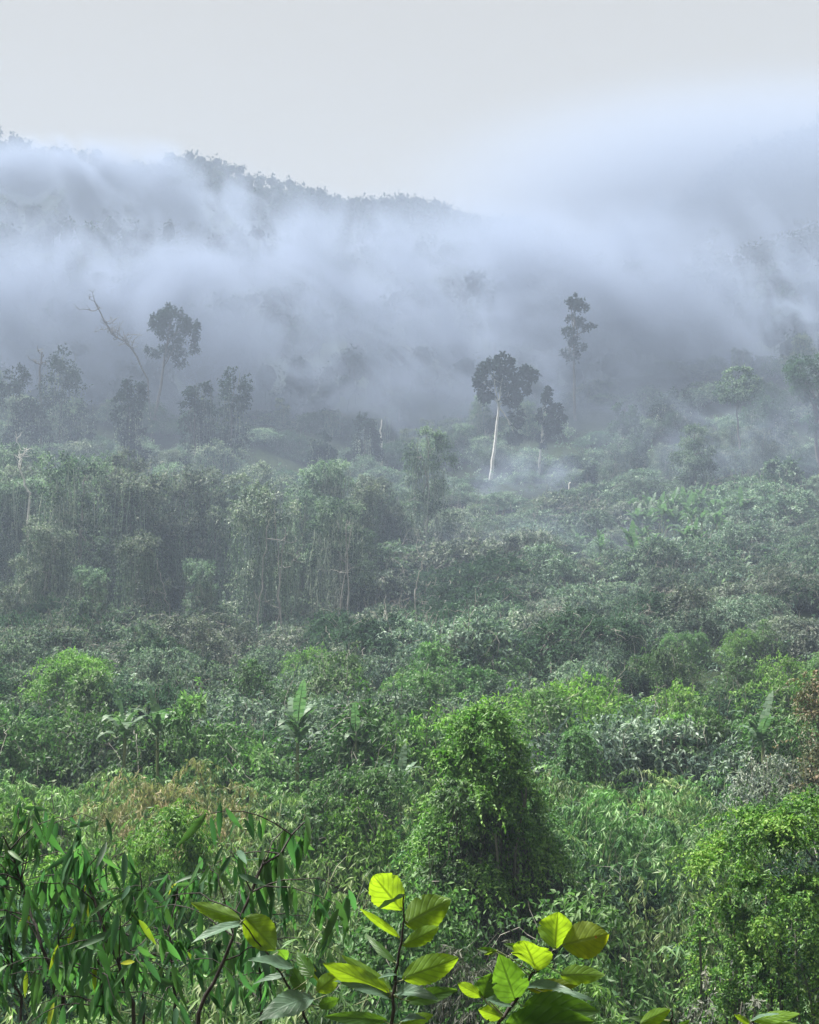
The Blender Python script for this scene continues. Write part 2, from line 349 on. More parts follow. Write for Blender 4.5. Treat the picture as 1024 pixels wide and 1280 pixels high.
def tree(h, seed, crown, lmat, bmat, lL=.35, lW=.16, nspray=900, K=8, spl=.9, base_r=.28, lean=(0, 0), fork=.55, nlimb=6, vines=0, vmat=None, clump=.25, zmin=-.8, droop=.35, vlen=(.3, .7), trunk_wob=.35):
    """crown: lobes (x,y,z,rx,rz) in metres above the base"""
    rng = np.random.default_rng(seed); tr = MB()
    crown = np.asarray(crown, float); fz = h * fork
    top = np.array([lean[0], lean[1], fz])
    Tk = bent([0, 0, -.5], top, 12, trunk_wob, rng); tube(tr, Tk, np.linspace(base_r * 1.15, base_r * .6, 12), 8)
    order = np.argsort(-crown[:, 3])[:nlimb]
    for k in order:
        lb = crown[k]; s = Tk[-1] if rng.random() < .6 else Tk[rng.integers(8, 11)]
        e = lb[:3] + np.array([0, 0, lb[4] * .2]); Pl = bent(s, e, 8, .35, rng, -.3)
        tube(tr, Pl, np.linspace(base_r * .5, base_r * .1, 8), 6)
        for q in range(4):
            st = Pl[rng.integers(3, 7)]; en = lb[:3] + sphere_dirs(1, rng)[0] * np.array([lb[3], lb[3], lb[4]]) * .8
            tube(tr, bent(st, en, 5, .2, rng), np.linspace(base_r * .16, base_r * .04, 5), 4)
    f = MB(); P, D, cv = lobe_points(crown, nspray, rng, zmin, (.45, 1.0), clump, 8)
    d = unit(D + np.array([0, 0, .15]) + rng.normal(0, .5, P.shape))
    sprays(f, P, d, spl * rng.uniform(.5, 1.2, len(P)), droop, K, lL, lW, rng, np.clip(cv * .7 + rng.uniform(0, .3, len(P)), 0, 1))
    parts = [('trunk', tr.mesh('trunk', bmat, True)), ('crown', f.mesh('crown', lmat))]
    if vines:
        v = MB(); P, D, cv = lobe_points(crown, vines, rng, -.9, (.7, 1.0)); LL = P[:, 2] * rng.uniform(*vlen, len(P))
        sprays(v, P, unit(D * .12 + np.array([0, 0, -1.0]) + rng.normal(0, .06, P.shape)), LL, 0.0, 14, lL * .8, lW * .8, rng, hang=.8, spread=.7)
        for q in range(0, len(P), 4):
            tube(v, bent(P[q], P[q] + np.array([rng.normal(0, .4), rng.normal(0, .4), -LL[q] * 1.05]), 7, .5, rng), .035, 3, rng.uniform(.4, 1))
        parts.append(('hanging_vine', v.mesh('hanging_vine', vmat or M['leaf_grey'])))
    return Proto(*parts)

def rnd_crown(h, w, rng, n=8, lo=.55, asp=.75):
    lb = []
    for i in range(n):
        a = rng.uniform(0, 6.28); q = math.sqrt(rng.uniform(0, 1)) * w * .36; r = w * rng.uniform(.16, .3)
        lb.append((q * math.cos(a), q * math.sin(a), h * rng.uniform(lo, .97) - r * .4, r, r * asp * rng.uniform(.8, 1.2)))
    return lb

# ------------------------------------------------------------------ haze and mist
def box_mesh(name, x0, x1, y0, y1, z0, z1, mat):
    mb = MB(); V = [(x, y, z) for x in (x0, x1) for y in (y0, y1) for z in (z0, z1)]
    mb.add(V, [[0, 1, 3, 2], [4, 6, 7, 5], [0, 4, 5, 1], [2, 3, 7, 6], [0, 2, 6, 4], [1, 5, 7, 3]], .5)
    return mb.mesh(name, mat)
hm, ht = newmat('haze'); o = ht.nodes.new('ShaderNodeOutputMaterial'); pv = ht.nodes.new('ShaderNodeVolumePrincipled')
HAZE_COL = (.455, .55, .72); HAZE_DEN = .0010
pv.inputs['Color'].default_value = (*HAZE_COL, 1); pv.inputs['Density'].default_value = HAZE_DEN; pv.inputs['Anisotropy'].default_value = .0
ht.links.new(pv.outputs[0], o.inputs['Volume'])
hz = bpy.data.objects.new('haze', box_mesh('haze', -760, 760, -70, 910, -300, 300, hm)); C.objects.link(hz)
tag(hz, 'pale blue haze filling the valley air', 'haze', kind='stuff')

def mist_mat(dens, nscale, thr, seed, aniso=.0, col=(.37, .445, .61)):
    m, t = newmat('mist'); N = t.nodes.new; ln = t.links.new
    o = N('ShaderNodeOutputMaterial'); pv = N('ShaderNodeVolumePrincipled')
    pv.inputs['Color'].default_value = (*col, 1); pv.inputs['Anisotropy'].default_value = aniso
    tc = N('ShaderNodeTexCoord'); ge = N('ShaderNodeNewGeometry')
    ls = N('ShaderNodeVectorMath'); ls.operation = 'LENGTH'; ln(tc.outputs['Object'], ls.inputs[0])
    fo = N('ShaderNodeMapRange'); fo.interpolation_type = 'SMOOTHSTEP'
    fo.inputs[1].default_value = 1.0; fo.inputs[2].default_value = .25; fo.inputs[3].default_value = 0; fo.inputs[4].default_value = 1
    ln(ls.outputs['Value'], fo.inputs[0])
    mp = N('ShaderNodeMapping'); mp.inputs['Location'].default_value = (seed * 3.7, seed * 1.9, seed * 2.3)
    mp.inputs['Scale'].default_value = (nscale * .95, nscale, nscale * 1.35)
    ro = N('ShaderNodeMapping'); ro.inputs['Rotation'].default_value = (0, R(-48), 0)       # wisps lie slantwise along the slope
    ln(ge.outputs['Position'], ro.inputs[0]); ln(ro.outputs[0], mp.inputs[0])
    nz = N('ShaderNodeTexNoise'); nz.inputs['Scale'].default_value = 1; nz.inputs['Detail'].default_value = 5; nz.inputs['Roughness'].default_value = .62
    nz.inputs['Distortion'].default_value = 1.5; ln(mp.outputs[0], nz.inputs['Vector'])
    nr = N('ShaderNodeMapRange'); nr.inputs[1].default_value = thr; nr.inputs[2].default_value = thr + .20
    nr.inputs[3].default_value = .0; nr.inputs[4].default_value = dens; ln(nz.outputs['Fac'], nr.inputs[0])
    mu = N('ShaderNodeMath'); mu.operation = 'MULTIPLY'; ln(nr.outputs[0], mu.inputs[0]); ln(fo.outputs[0], mu.inputs[1])
    ln(mu.outputs[0], pv.inputs['Density']); ln(pv.outputs[0], o.inputs['Volume'])
    return m
def ico():
    me = bpy.data.meshes.new('mist'); import bmesh
    b = bmesh.new(); bmesh.ops.create_icosphere(b, subdivisions=3, radius=1.0); b.to_mesh(me); b.free(); return me
ICO = ico()
# pixel, row, distance, half-width, half-depth, half-height (m), density, noise scale (1/m), threshold
MIST = [
 (470, 400, 278, 185, 24, 36, .110, .026, .43, 'broad mist bank lying across the middle of the slope'),
 (420, 350, 360, 190, 26, 34, .100, .026, .45, 'mist drifting below the dark ridge top'),
 (80, 258, 440, 110, 26, 32, .280, .024, .46, 'thick white mist bank under the ridge with blue hill gaps'),
 (430, 320, 450, 130, 24, 22, .080, .026, .47, 'thin mist veil over the dark ridge face'),
 (1000, 265, 430, 185, 60, 62, .042, .012, .20, 'smooth mist bank hiding the hillside beneath the open sky'),
 (650, 520, 250, 50, 12, 24, .120, .045, .43, 'mist bank behind the white-trunked trees'),
 (650, 622, 192, 24, 8, 12, .110, .060, .44, 'low mist wisp at the foot of the white trunks'),
 (925, 545, 166, 34, 7, 10, .070, .060, .44, 'mist wisp in front of the vine-clad tower tree'),
 (330, 470, 268, 84, 12, 20, .110, .036, .44, 'thin mist behind the vine-draped tree wall'),
 (60, 420, 285, 90, 20, 36, .110, .030, .42, 'mist bank around the bare leaning tree'),
 (870, 405, 262, 104, 20, 38, .120, .028, .43, 'mist rolling down the slope above the layered light green tree'),
 (700, 690, 118, 20, 8, 7, .060, .080, .46, 'faint wisp of mist hanging over the creeper mounds'),
 (512, 690, 112, 150, 58, 36, .0014, .030, .05, 'thin blue mist filling the air over the whole middle slope'),
]
for i, (px, row, Y, rx, ry, rz, dn, ns, th, lab) in enumerate(MIST):
    me = ICO.copy(); me.materials.clear(); me.materials.append(mist_mat(dn, ns, th, i + 1))
    mo = bpy.data.objects.new('mist', me); C.objects.link(mo); mo.location = tuple(pt(px, row, Y)); mo.scale = (rx, ry, rz)
    tag(mo, lab, 'mist', kind='stuff')

# ------------------------------------------------------------------ far forest on the hillside (reads as one mass)
rng = np.random.default_rng(5)
import bmesh
_b = bmesh.new(); bmesh.ops.create_icosphere(_b, subdivisions=2, radius=1.0); ICV = np.array([v.co[:] for v in _b.verts]); ICF = np.array([[v.index for v in q.verts] for q in _b.faces]); _b.free()
f = MB(); n = 2900
Yt = np.where(rng.random(n) < .3, rng.uniform(500, 575, n), rng.uniform(275, 585, n)); Ut = rng.uniform(-.47, .47, n); Xt = Ut * Yt; Zt = ground(Xt, Yt)
for k in range(n):
    d = Yt[k]; near = d < 330; nq = 84 if near else 38; lw = 1.1 if near else 2.0
    hh = rng.uniform(6, 13) * (1.3 if rng.random() < .06 and d < 470 else 1) * (.72 if d > 480 else 1); rr = rng.uniform(2.8, 5.0); sz = rng.uniform(.8, 1.7)
    dv = sphere_dirs(nq, rng, -.7); nb = 6; cc = sphere_dirs(nb, rng, -.3) * np.array([rr * .55, rr * .55, rr * .5 * sz])
    c0 = np.array([Xt[k], Yt[k], Zt[k] + hh - rr * .8 * sz]); c = cc[rng.integers(0, nb, nq)] + c0
    P = c + dv * np.array([rr * .55, rr * .55, rr * .5 * sz]) * rng.uniform(.6, 1.05, nq)[:, None]
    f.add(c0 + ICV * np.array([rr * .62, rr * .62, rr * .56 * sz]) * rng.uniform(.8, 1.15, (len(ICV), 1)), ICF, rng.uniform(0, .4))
    A = unit(dv * .6 + rng.normal(0, .7, dv.shape) + np.array([0, 0, -.2]))
    leaves(f, P, A, unit(dv + np.array([0, 0, .8])), lw * rng.uniform(.6, 1.2, nq), lw * .55 * rng.uniform(.7, 1.2, nq), np.clip(rng.uniform(0, 1) * .6 + rng.uniform(0, .4, nq), 0, 1))
    tube(f, [[Xt[k], Yt[k], Zt[k] - 1], [Xt[k] + rng.normal(0, .4), Yt[k], Zt[k] + hh - rr]], [.25, .15], 3, .1)
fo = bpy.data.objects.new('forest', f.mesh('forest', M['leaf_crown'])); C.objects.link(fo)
tag(fo, 'dark forest covering the hillside up to the ridge, fading into mist', 'forest', kind='stuff')

# ------------------------------------------------------------------ undergrowth carpet (uncountable)
f = MB(); n = 12500
Yu = 11 + (235 - 11) * rng.uniform(0, 1, n) ** 1.5; Xu = rng.uniform(-.46, .46, n) * Yu; Zu = ground(Xu, Yu)
sc = np.interp(Yu, [11, 40, 90, 150, 235], [.10, .15, .34, .42, .55])
Pu = np.stack([Xu, Yu, Zu + sc * rng.uniform(0, 4.5, n)], -1)
for lo, hi in ((11, 40), (40, 90), (90, 240)):
    m = (Yu >= lo) & (Yu < hi); s = float(sc[m].mean()); dd = unit(rng.normal(0, .6, (m.sum(), 3)) + np.array([0, 0, .9]))
    sprays(f, Pu[m], dd, s * 5 * rng.uniform(.5, 1.3, m.sum()), .6, 8, s * 1.2, s * .45, rng)
uo = bpy.data.objects.new('undergrowth', f.mesh('undergrowth', M['leaf_slope'])); C.objects.link(uo)
tag(uo, 'tangled leafy undergrowth carpeting the valley floor and slope', 'undergrowth', kind='stuff')

# ------------------------------------------------------------------ single trees in the mist
def scaled_crown(lobes, k): return [(a * k, b * k, c * k, d * k, e * k) for a, b, c, d, e in lobes]
def px_crown(px0, row_base_z, Y, lobes, rng, depth=.5):
    """lobes as (px, row, half-width px, half-height px) seen at distance Y -> metres from the base"""
    s = Y / F; r = []
    for (px, row, hw, hh) in lobes:
        r.append(((px - px0) * s, rng.uniform(-1, 1) * depth * hw * s * 2, top_z(row, Y) - row_base_z, hw * s, hh * s))
    return r
def emergent(name, label, px, Y, lobes, lmat, bmat, seed, fork_px, base_r=.3, cat='tree', **kw):
    rg = np.random.default_rng(seed); b = on_ground(px, Y, .3); cr = px_crown(px, b[2], Y, lobes, rg)
    fz = top_z(fork_px[1], Y) - b[2]; hh = max(l[2] + l[4] for l in cr)
    kw.setdefault('fork', fz / hh); kw.setdefault('lean', ((fork_px[0] - px) * Y / F, 0))
    p = tree(hh, seed, cr, lmat, bmat, base_r=base_r, **kw)
    return place(p, name, label, cat, b)

emergent('emergent_tree', 'round-crowned tall tree with slanting dark trunk beside the bare leaning tree', 186, 255,
   [(212, 408, 22, 20), (228, 420, 16, 22), (198, 415, 17, 17), (212, 395, 14, 12), (190, 402, 9, 8), (232, 404, 10, 12), (222, 450, 9, 12), (188, 440, 9, 6), (205, 432, 14, 10), (236, 432, 7, 10)],
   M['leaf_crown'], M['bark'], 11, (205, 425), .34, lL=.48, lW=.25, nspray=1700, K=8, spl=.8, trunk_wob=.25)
emergent('white_trunk_tree', 'tall tree with bare white trunk and broad ragged dark crown', 612, 215,
   [(618, 470, 20, 22), (636, 472, 18, 20), (632, 455, 12, 13), (604, 478, 12, 14), (660, 468, 9, 10), (668, 470, 7, 6), (655, 485, 9, 10), (640, 498, 12, 12), (648, 520, 9, 14), (645, 545, 11, 8), (608, 496, 9, 7)],
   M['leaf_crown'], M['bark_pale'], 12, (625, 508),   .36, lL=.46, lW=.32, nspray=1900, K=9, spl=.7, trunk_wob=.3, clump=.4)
emergent('white_trunk_tree', 'slimmer white-trunked tree with narrow upright dark crown', 674, 216,
   [(686, 500, 6, 12), (684, 520, 10, 14), (698, 515, 9, 13), (703, 522, 6, 9), (692, 535, 10, 10), (682, 545, 7, 7), (688, 489, 3.5, 6), (680, 556, 3, 3)],
   M['leaf_crown'], M['bark_pale'], 13, (679, 545),   .26, lL=.42, lW=.3, nspray=1000, K=8, spl=.6, trunk_wob=.2, clump=.4)
emergent('forest_tree', 'slender tree with stacked open crown tufts standing in thick mist', 722, 247,
   [(725, 373, 10, 8), (718, 380, 8, 7), (733, 382, 7, 6), (724, 398, 12, 7), (742, 410, 8, 6), (716, 414, 8, 6), (728, 428, 12, 8), (716, 442, 12, 8)],
   M['leaf_crown'], M['bark'], 14, (722, 400), .3, lL=.5, lW=.3, nspray=750, K=8, spl=.7)
emergent('forest_tree', 'broad ghostly tree barely showing through the mist', 622, 284,
   [(610, 355, 22, 20), (632, 370, 20, 18), (660, 385, 18, 10), (618, 392, 18, 16), (632, 410, 16, 14), (592, 350, 10, 9)],
   M['leaf_crown'], M['bark'], 15, (622, 400), .4, lL=.6, lW=.35, nspray=1000, K=8, spl=.9)
emergent('forest_tree', 'light green tree with flat layered branches above the slope bushes', 930, 182,
   [(930, 466, 18, 6), (918, 480, 18, 6), (942, 478, 12, 6), (924, 494, 22, 6), (908, 492, 12, 5), (938, 492, 14, 6)],
   M['leaf_slope'], M['bark'], 16, (928, 500), .2, lL=.34, lW=.2, nspray=900, K=8, spl=.7)
emergent('forest_tree', 'dark spreading tree with open limbs above the mossy slope', 1030, 172,
   [(1012, 455, 20, 14), (1000, 468, 14, 10), (1022, 480, 20, 14), (1005, 492, 13, 10), (1026, 512, 16, 12), (1040, 460, 24, 20), (1018, 528, 10, 8)],
   M['leaf_dark'], M['bark'], 17, (1026, 500), .3, lL=.34, lW=.2, nspray=1300, K=8, spl=.8)
emergent('forest_tree', 'dark rounded tree in mist below the layered light green tree', 962, 190,
   [(962, 508, 22, 20), (948, 522, 16, 18), (978, 524, 15, 18), (962, 540, 22, 20)], M['leaf_dark'], M['bark'], 18, (962, 545), .25, lL=.34, lW=.2, nspray=1000, vines=120)
emergent('vine_tree', 'lone tower-shaped tree wrapped in green creepers', 868, 160,
   [(872, 545, 15, 14), (864, 562, 20, 18), (876, 570, 17, 22), (860, 585, 22, 18), (880, 596, 18, 18), (862, 606, 22, 16)],
   M['leaf_slope'], M['bark'], 19, (870, 580), .3, lL=.26, lW=.15, nspray=1700, vines=200, cat='tree')
emergent('vine_tree', 'tall column of creepers over a narrow tree at the edge of the vine wall', 532, 126,
   [(536, 552, 22, 15), (520, 566, 17, 18), (552, 572, 16, 18), (534, 600, 24, 22), (520, 636, 20, 22), (548, 650, 20, 22), (530, 690, 26, 26)],
   M['leaf_slope'], M['bark_grey'], 20, (534, 600), .22, lL=.22, lW=.13, nspray=1900, vines=260, vlen=(.3, .85))
emergent('forest_tree', 'tall tree with pale slanting trunk half lost in mist', 765, 196,
   [(786, 510, 12, 10), (796, 528, 16, 14), (778, 535, 12, 12), (790, 560, 18, 16), (802, 585, 16, 14)], M['leaf_dark'], M['bark'], 21, (782, 545), .2, lL=.36, lW=.2, nspray=1000)
k = 0
for px, Y, top, hw, lab in ((287, 205, 462, 26, 'dark full tree behind the vine wall, bushy to the ground'), (240, 200, 478, 20, 'small arching dark tree under the round-crowned tree'), (158, 200, 472, 18, 'twiggy dark tree under the bare leaning tree'),
        (70, 235, 432, 32, 'broad misty tree behind the broken snag'), (15, 220, 455, 24, 'misty tree on the slope beside the broken snag'), (400, 205, 545, 18, 'small dark tree rising out of the thin mist'),
        (845, 230, 485, 30, 'broad tree dissolving in mist behind the tower tree'), (742, 190, 585, 14, 'low dark tree beside the white stump'), (455, 225, 520, 20, 'misty low tree left of the white-trunked trees'), (985, 150, 575, 26, 'bushy tree crowning the mossy slope')):
    rg = np.random.default_rng(40 + k); s = Y / F; lb = []; hw *= 1.35
    for q in range(13):
        dx = rg.uniform(-.75, .75) * hw; dr = (q / 12.0) * 110; r = hw * rg.uniform(.4, .62)
        lb.append((px + dx * min(1.2, .35 + .3 * dr / hw), top + r * .8 + dr, r, r * .95))
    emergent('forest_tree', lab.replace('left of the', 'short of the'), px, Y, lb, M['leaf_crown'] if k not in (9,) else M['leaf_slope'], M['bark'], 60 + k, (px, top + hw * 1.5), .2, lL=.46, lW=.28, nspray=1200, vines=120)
    k += 1

def snag(name, label, pts, Y, r0, mat, seed, twigs=0, cat='dead tree', base=None):
    rg = np.random.default_rng(seed); s = [pt(px, row, Y) for px, row in pts]; b = on_ground(pts[0][0], Y, .3) if base is None else on_ground(base, Y, .3)
    if s[0][2] > b[2] + .5: s.insert(0, b)
    P = np.array(s) - b; t = np.linspace(0, 1, 16); tt = np.linspace(0, 1, len(P))
    P = np.stack([np.interp(t, tt, P[:, i]) for i in range(3)], -1) + rg.normal(0, .08, (16, 3))
    mb = MB(); tube(mb, P, np.linspace(r0, r0 * .45, 16), 7); parts = [('trunk', mb.mesh('trunk', mat, True))]
    for q in range(twigs):
        m2 = MB(); st = P[rg.integers(6, 16)]; d = sphere_dirs(1, rg, -.2)[0]; L = rg.uniform(1.4, 4.6) if twigs > 10 else rg.uniform(1.2, 3.0)
        en = st + d * L; Pb = bent(st, en, 6, .5, rg); tube(m2, Pb, np.linspace(r0 * .45, r0 * .16, 6), 4)
        for w in range(4):
            s2 = Pb[rg.integers(2, 6)]; tube(m2, bent(s2, s2 + sphere_dirs(1, rg, -.3)[0] * L * .45, 4, .2, rg), np.linspace(r0 * .24, r0 * .12, 4), 3)
        parts.append(('branch', m2.mesh('branch', mat, True)))
    return place(Proto(*parts), name, label, cat, b)
snag('bare_tree', 'leafless leaning tree with twiggy curved top', [(186, 480), (172, 447), (160, 430), (140, 418), (130, 398), (119, 378)], 255, .26, M['bark'], 3, 30)
snag('broken_snag', 'thin broken snag with a tuft of creepers near its top', [(50, 490), (50, 460), (53, 440)], 232, .3, M['bark'], 4, 5)
snag('white_stump', 'short bare white trunk snapped off among bushes', [(709, 642), (711, 620), (713, 602)], 186, .26, M['bark_pale'], 5)
snag('white_stump', 'pale forked dead trunk leaning on the creeper slope', [(36, 617), (30, 600), (22, 580)], 112, .14, M['bark_pale'], 6, 3)
snag('white_stump', 'thin pale trunk showing far back in the mist', [(477, 552), (476, 538), (478, 525)], 230, .22, M['bark_pale'], 7)

# ------------------------------------------------------------------ the wall of vine-hung trees
rg = np.random.default_rng(77); VT = []
for s in range(6):
    hh = 16.0; lb = rnd_crown(hh, 8.0, rg, 9, .5) + [(rg.normal(0, 1.2), rg.normal(0, 1.2), hh * .42, 2.2, 2.6), (rg.normal(0, 1.5), rg.normal(0, 1.5), hh * .25, 2.2, 2.4), (rg.normal(0, 1.8), rg.normal(0, 1.8), hh * .33, 1.8, 2.6), (rg.normal(0, 2.0), rg.normal(0, 2.0), hh * .12, 2.0, 2.0)]
    VT.append(tree(hh, 100 + s, lb, M['leaf_slope'] if s % 2 else M['leaf_grey'], M['bark_grey'], lL=.26, lW=.13, nspray=1700, K=9, spl=.85, vines=460, vmat=M['leaf_grey'] if s % 2 else M['leaf_slope'], vlen=(.35, .95), base_r=.22))
WALL = []
for q in range(34):
    px = -40 + 560 * (q + rg.uniform(.1, .9)) / 34; Y = rg.uniform(108, 150)
    top = np.interp(px, [-40, 60, 200, 290, 330, 420, 480, 520], [545, 550, 560, 590, 558, 575, 590, 610]) + rg.uniform(-8, 45)
    WALL.append((px, Y, top))
for px, Y, top in [(60, 100, 640), (170, 98, 655), (255, 96, 690), (20, 96, 690), (330, 104, 600), (425, 106, 610), (120, 92, 700)]: WALL.append((px, Y, top))
for px, Y, top in WALL:
    b = on_ground(px, Y, .3); hh = max(6.0, top_z(top, Y) - b[2])
    i = rg.integers(0, 6)
    place(VT[i], 'vine_tree', ('ash-grey leaved tree with green vines' if i % 2 == 0 else 'green leaved tree with ash-grey vines') + ' in the vine-hung wall of trees', 'tree', b, rg.uniform(0, 6.28), (hh / 16 * rg.uniform(.85, 1.1), hh / 16 * rg.uniform(.85, 1.1), hh / 16), 'vine-hung wall of trees')
for q in range(46):
    px = -40 + 1100 * ((q * .618034 + .4) % 1.0); Y = 165 + 105 * ((q * .7548 + .2) % 1.0)
    if 560 < px < 760 and Y < 225: continue
    b = on_ground(px, Y, .3); hh = rg.uniform(9, 17) if px < 330 else rg.uniform(6, 11)
    place(VT[rg.integers(0, 6)], 'vine_tree', 'blurred tree hung with vines standing in the thin mist above the bushes', 'tree', b, rg.uniform(0, 6.28), (hh / 16 * rg.uniform(1, 1.4), hh / 16 * rg.uniform(1, 1.4), hh / 16), 'vine-hung trees in the thin mist')
# bare pale trunks and lianas showing against the wall
rg2 = np.random.default_rng(9)
for px, r0, r1 in ((352, 790, 640), (346, 780, 660), (322, 770, 650), (424, 770, 660), (436, 760, 650), (212, 760, 700), (520, 740, 690)):
    Y = rg2.uniform(92, 98); dx = rg2.uniform(-18, 18)
    snag('bare_tree', 'thin pale bare trunk standing upright against the vine-hung wall of trees', [(px, r0), (px + dx * .5, (r0 + r1) / 2), (px + dx, r1)], Y, .065, M['bark_grey'], 200 + int(px), 1, 'tree trunk')['group'] = 'bare trunks before the vine wall'

# ------------------------------------------------------------------ creeper mounds on the slope
SB = []
for s, (mt, dr) in enumerate((('leaf_slope', 60), ('leaf_grey', 260), ('leaf_slope', 160), ('leaf_grey', 120), ('leaf_slope', 80), ('leaf_dark', 140))):
    SB.append(bush(6.0, 4.2, 300 + s, M[mt], 1550, 9, .28, .095, 1, .6, .9, 9, dr, M['leaf_dry'] if s % 2 else M['leaf_grey'], nstem=3, wire=90, wr=.022))
BIG = []
for s, (mt, dr) in enumerate((('leaf_grey', 300), ('leaf_slope', 300), ('leaf_slope', 200))):
    BIG.append(bush(11.0, 7.0, 330 + s, M[mt], 2200, 10, .31, .12, 1, .6, 1.2, 16, dr, M['leaf_dry'] if s % 2 else M['leaf_grey'], nstem=4, wire=160, wr=.025))
for px, Y, top, i in ((985, 92, 705, 0), (610, 118, 690, 1), (900, 84, 745, 2), (560, 92, 770, 1), (700, 96, 745, 0), (770, 100, 720, 2), (960, 135, 600, 1), (450, 88, 770, 0), (640, 140, 640, 2), (255, 86, 755, 0), (1040, 118, 640, 2)):
    b = on_ground(px, Y, .2); hh = max(3.0, top_z(top, Y) - b[2]); s = hh / 7.0
    place(BIG[i], 'creeper_mound', ('large ash-grey heap of creepers with dead vines hanging down its face', 'large shaggy green heap of creepers trailing grey vines', 'broad mid-green heap of creepers with grey trailing stems')[i], 'bush', b, rg.uniform(0, 6.28), (min(1.2, s * 1.15),) * 2 + (s,), 'large creeper heaps')
def mound(px, Y, top, idx, w=6.0, name='creeper_mound', label='', group=None, protos=None, h0=4.2):
    b = on_ground(px, Y, .2); hh = max(.8 * h0 / 4.2, top_z(top, Y) - b[2])
    return place((protos or SB)[idx], name, label, 'bush', b, rg.uniform(0, 6.28), (w / 6.0, w / 6.0, hh / h0), group)
SV = ('blue-green mound of tangled creepers', 'ash-grey mound with many dead vines', 'blue-green mound with trailing grey vines', 'pale grey-green mound of creepers', 'blue-green mound of loose shoots', 'dark green mound of creepers')
for Y0, tl, tr in ((80, 780, 768), (89, 760, 740), (98, 738, 712), (109, 708, 676), (120, 684, 652), (132, 662, 628), (146, 638, 602)):
    for q in range(13):
        px = 470 + (q + rg.uniform(-.4, .4)) * 49; Yq = Y0 + rg.uniform(-4, 4); b = on_ground(px, Yq); i = rg.integers(0, 6)
        if 790 < px < 890 and 112 < Yq < 142: continue
        hgt = float(np.clip(top_z(np.interp(px, [480, 760, 1024], [tl, (tl + tr) / 2, tr]) + rg.uniform(-22, 16), Yq) - b[2], 2.6, 6.5)); k = hgt / 4.2
        lab = SV[i] + ' on the slope above the banana plants'
        place(SB[i], 'creeper_mound', lab, 'bush', b, rg.uniform(0, 6.28), (k * rg.uniform(.8, 1.35), k * rg.uniform(.8, 1.35), k), 'creeper mounds on the slope')
for q in range(30):
    px = rg.uniform(-30, 480); Yq = rg.uniform(78, 104); b = on_ground(px, Yq)
    i = rg.integers(0, 6)
    place(SB[i], 'creeper_mound', SV[i] + ' at the foot of the vine wall', 'bush', b, rg.uniform(0, 6.28), (rg.uniform(.8, 1.2), rg.uniform(.8, 1.2), rg.uniform(3.0, 5.4) / 4.2), 'creeper mounds under the vine wall')
for q in range(190):
    px = -30 + 1090 * ((q * .618034) % 1.0); Yq = 150 + 122 * ((q * .7548) % 1.0); b = on_ground(px, Yq)
    i = (0, 2, 5)[rg.integers(0, 3)]
    place(SB[i], 'creeper_mound', SV[i] + ', misty, behind the vine wall', 'bush', b, rg.uniform(0, 6.28), (rg.uniform(1., 1.7), rg.uniform(1., 1.7), (rg.uniform(1.5, 2.6) if 570 < px < 735 and Yq < 222 else rg.uniform(2.6, 4.6) if px > 735 and Yq < 200 else rg.uniform(3.0, 6.5)) / 4.2), 'creeper mounds in the mist')

# ------------------------------------------------------------------ green bushes below the slope
GB = []
for s, mt in enumerate(('leaf_green', 'leaf_slope', 'leaf_green', 'leaf_bright', 'leaf_slope', 'leaf_dark')):
    GB.append(bush(4.0, 3.4, 400 + s, M[mt], 1450, 10, .17, .065, 1, .6, .65, 8, 90, M['leaf_dry'], nstem=3, wire=50, wr=.012))
for Y0, step, t0, t1 in ((44, 58, 862, 892), (55, 64, 826, 858), (66, 68, 800, 832), (76, 72, 782, 808)):
    for q in range(int(1120 / step) + 1):
        px = -40 + step * (q + rg.uniform(-.4, .4)); Yq = Y0 + rg.uniform(-3, 3); b = on_ground(px, Yq); i = (0, 1, 2, 4, 1, 5, 0, 3)[rg.integers(0, 8)]
        hgt = float(np.clip(top_z(rg.uniform(t0, t1), Yq) - b[2], 2.4, 6.0)); k = hgt / 3.4
        place(GB[i], 'leafy_bush', ('rounded green', 'dull grey-green', 'spreading green', 'bright light green', 'shaggy grey-green', 'dark green')[i] + ' leafy bush on the level ground between bamboo and slope', 'bush', b,
              rg.uniform(0, 6.28), (k * rg.uniform(.75, 1.05), k * rg.uniform(.75, 1.05), k), 'leafy bushes at the foot of the slope')

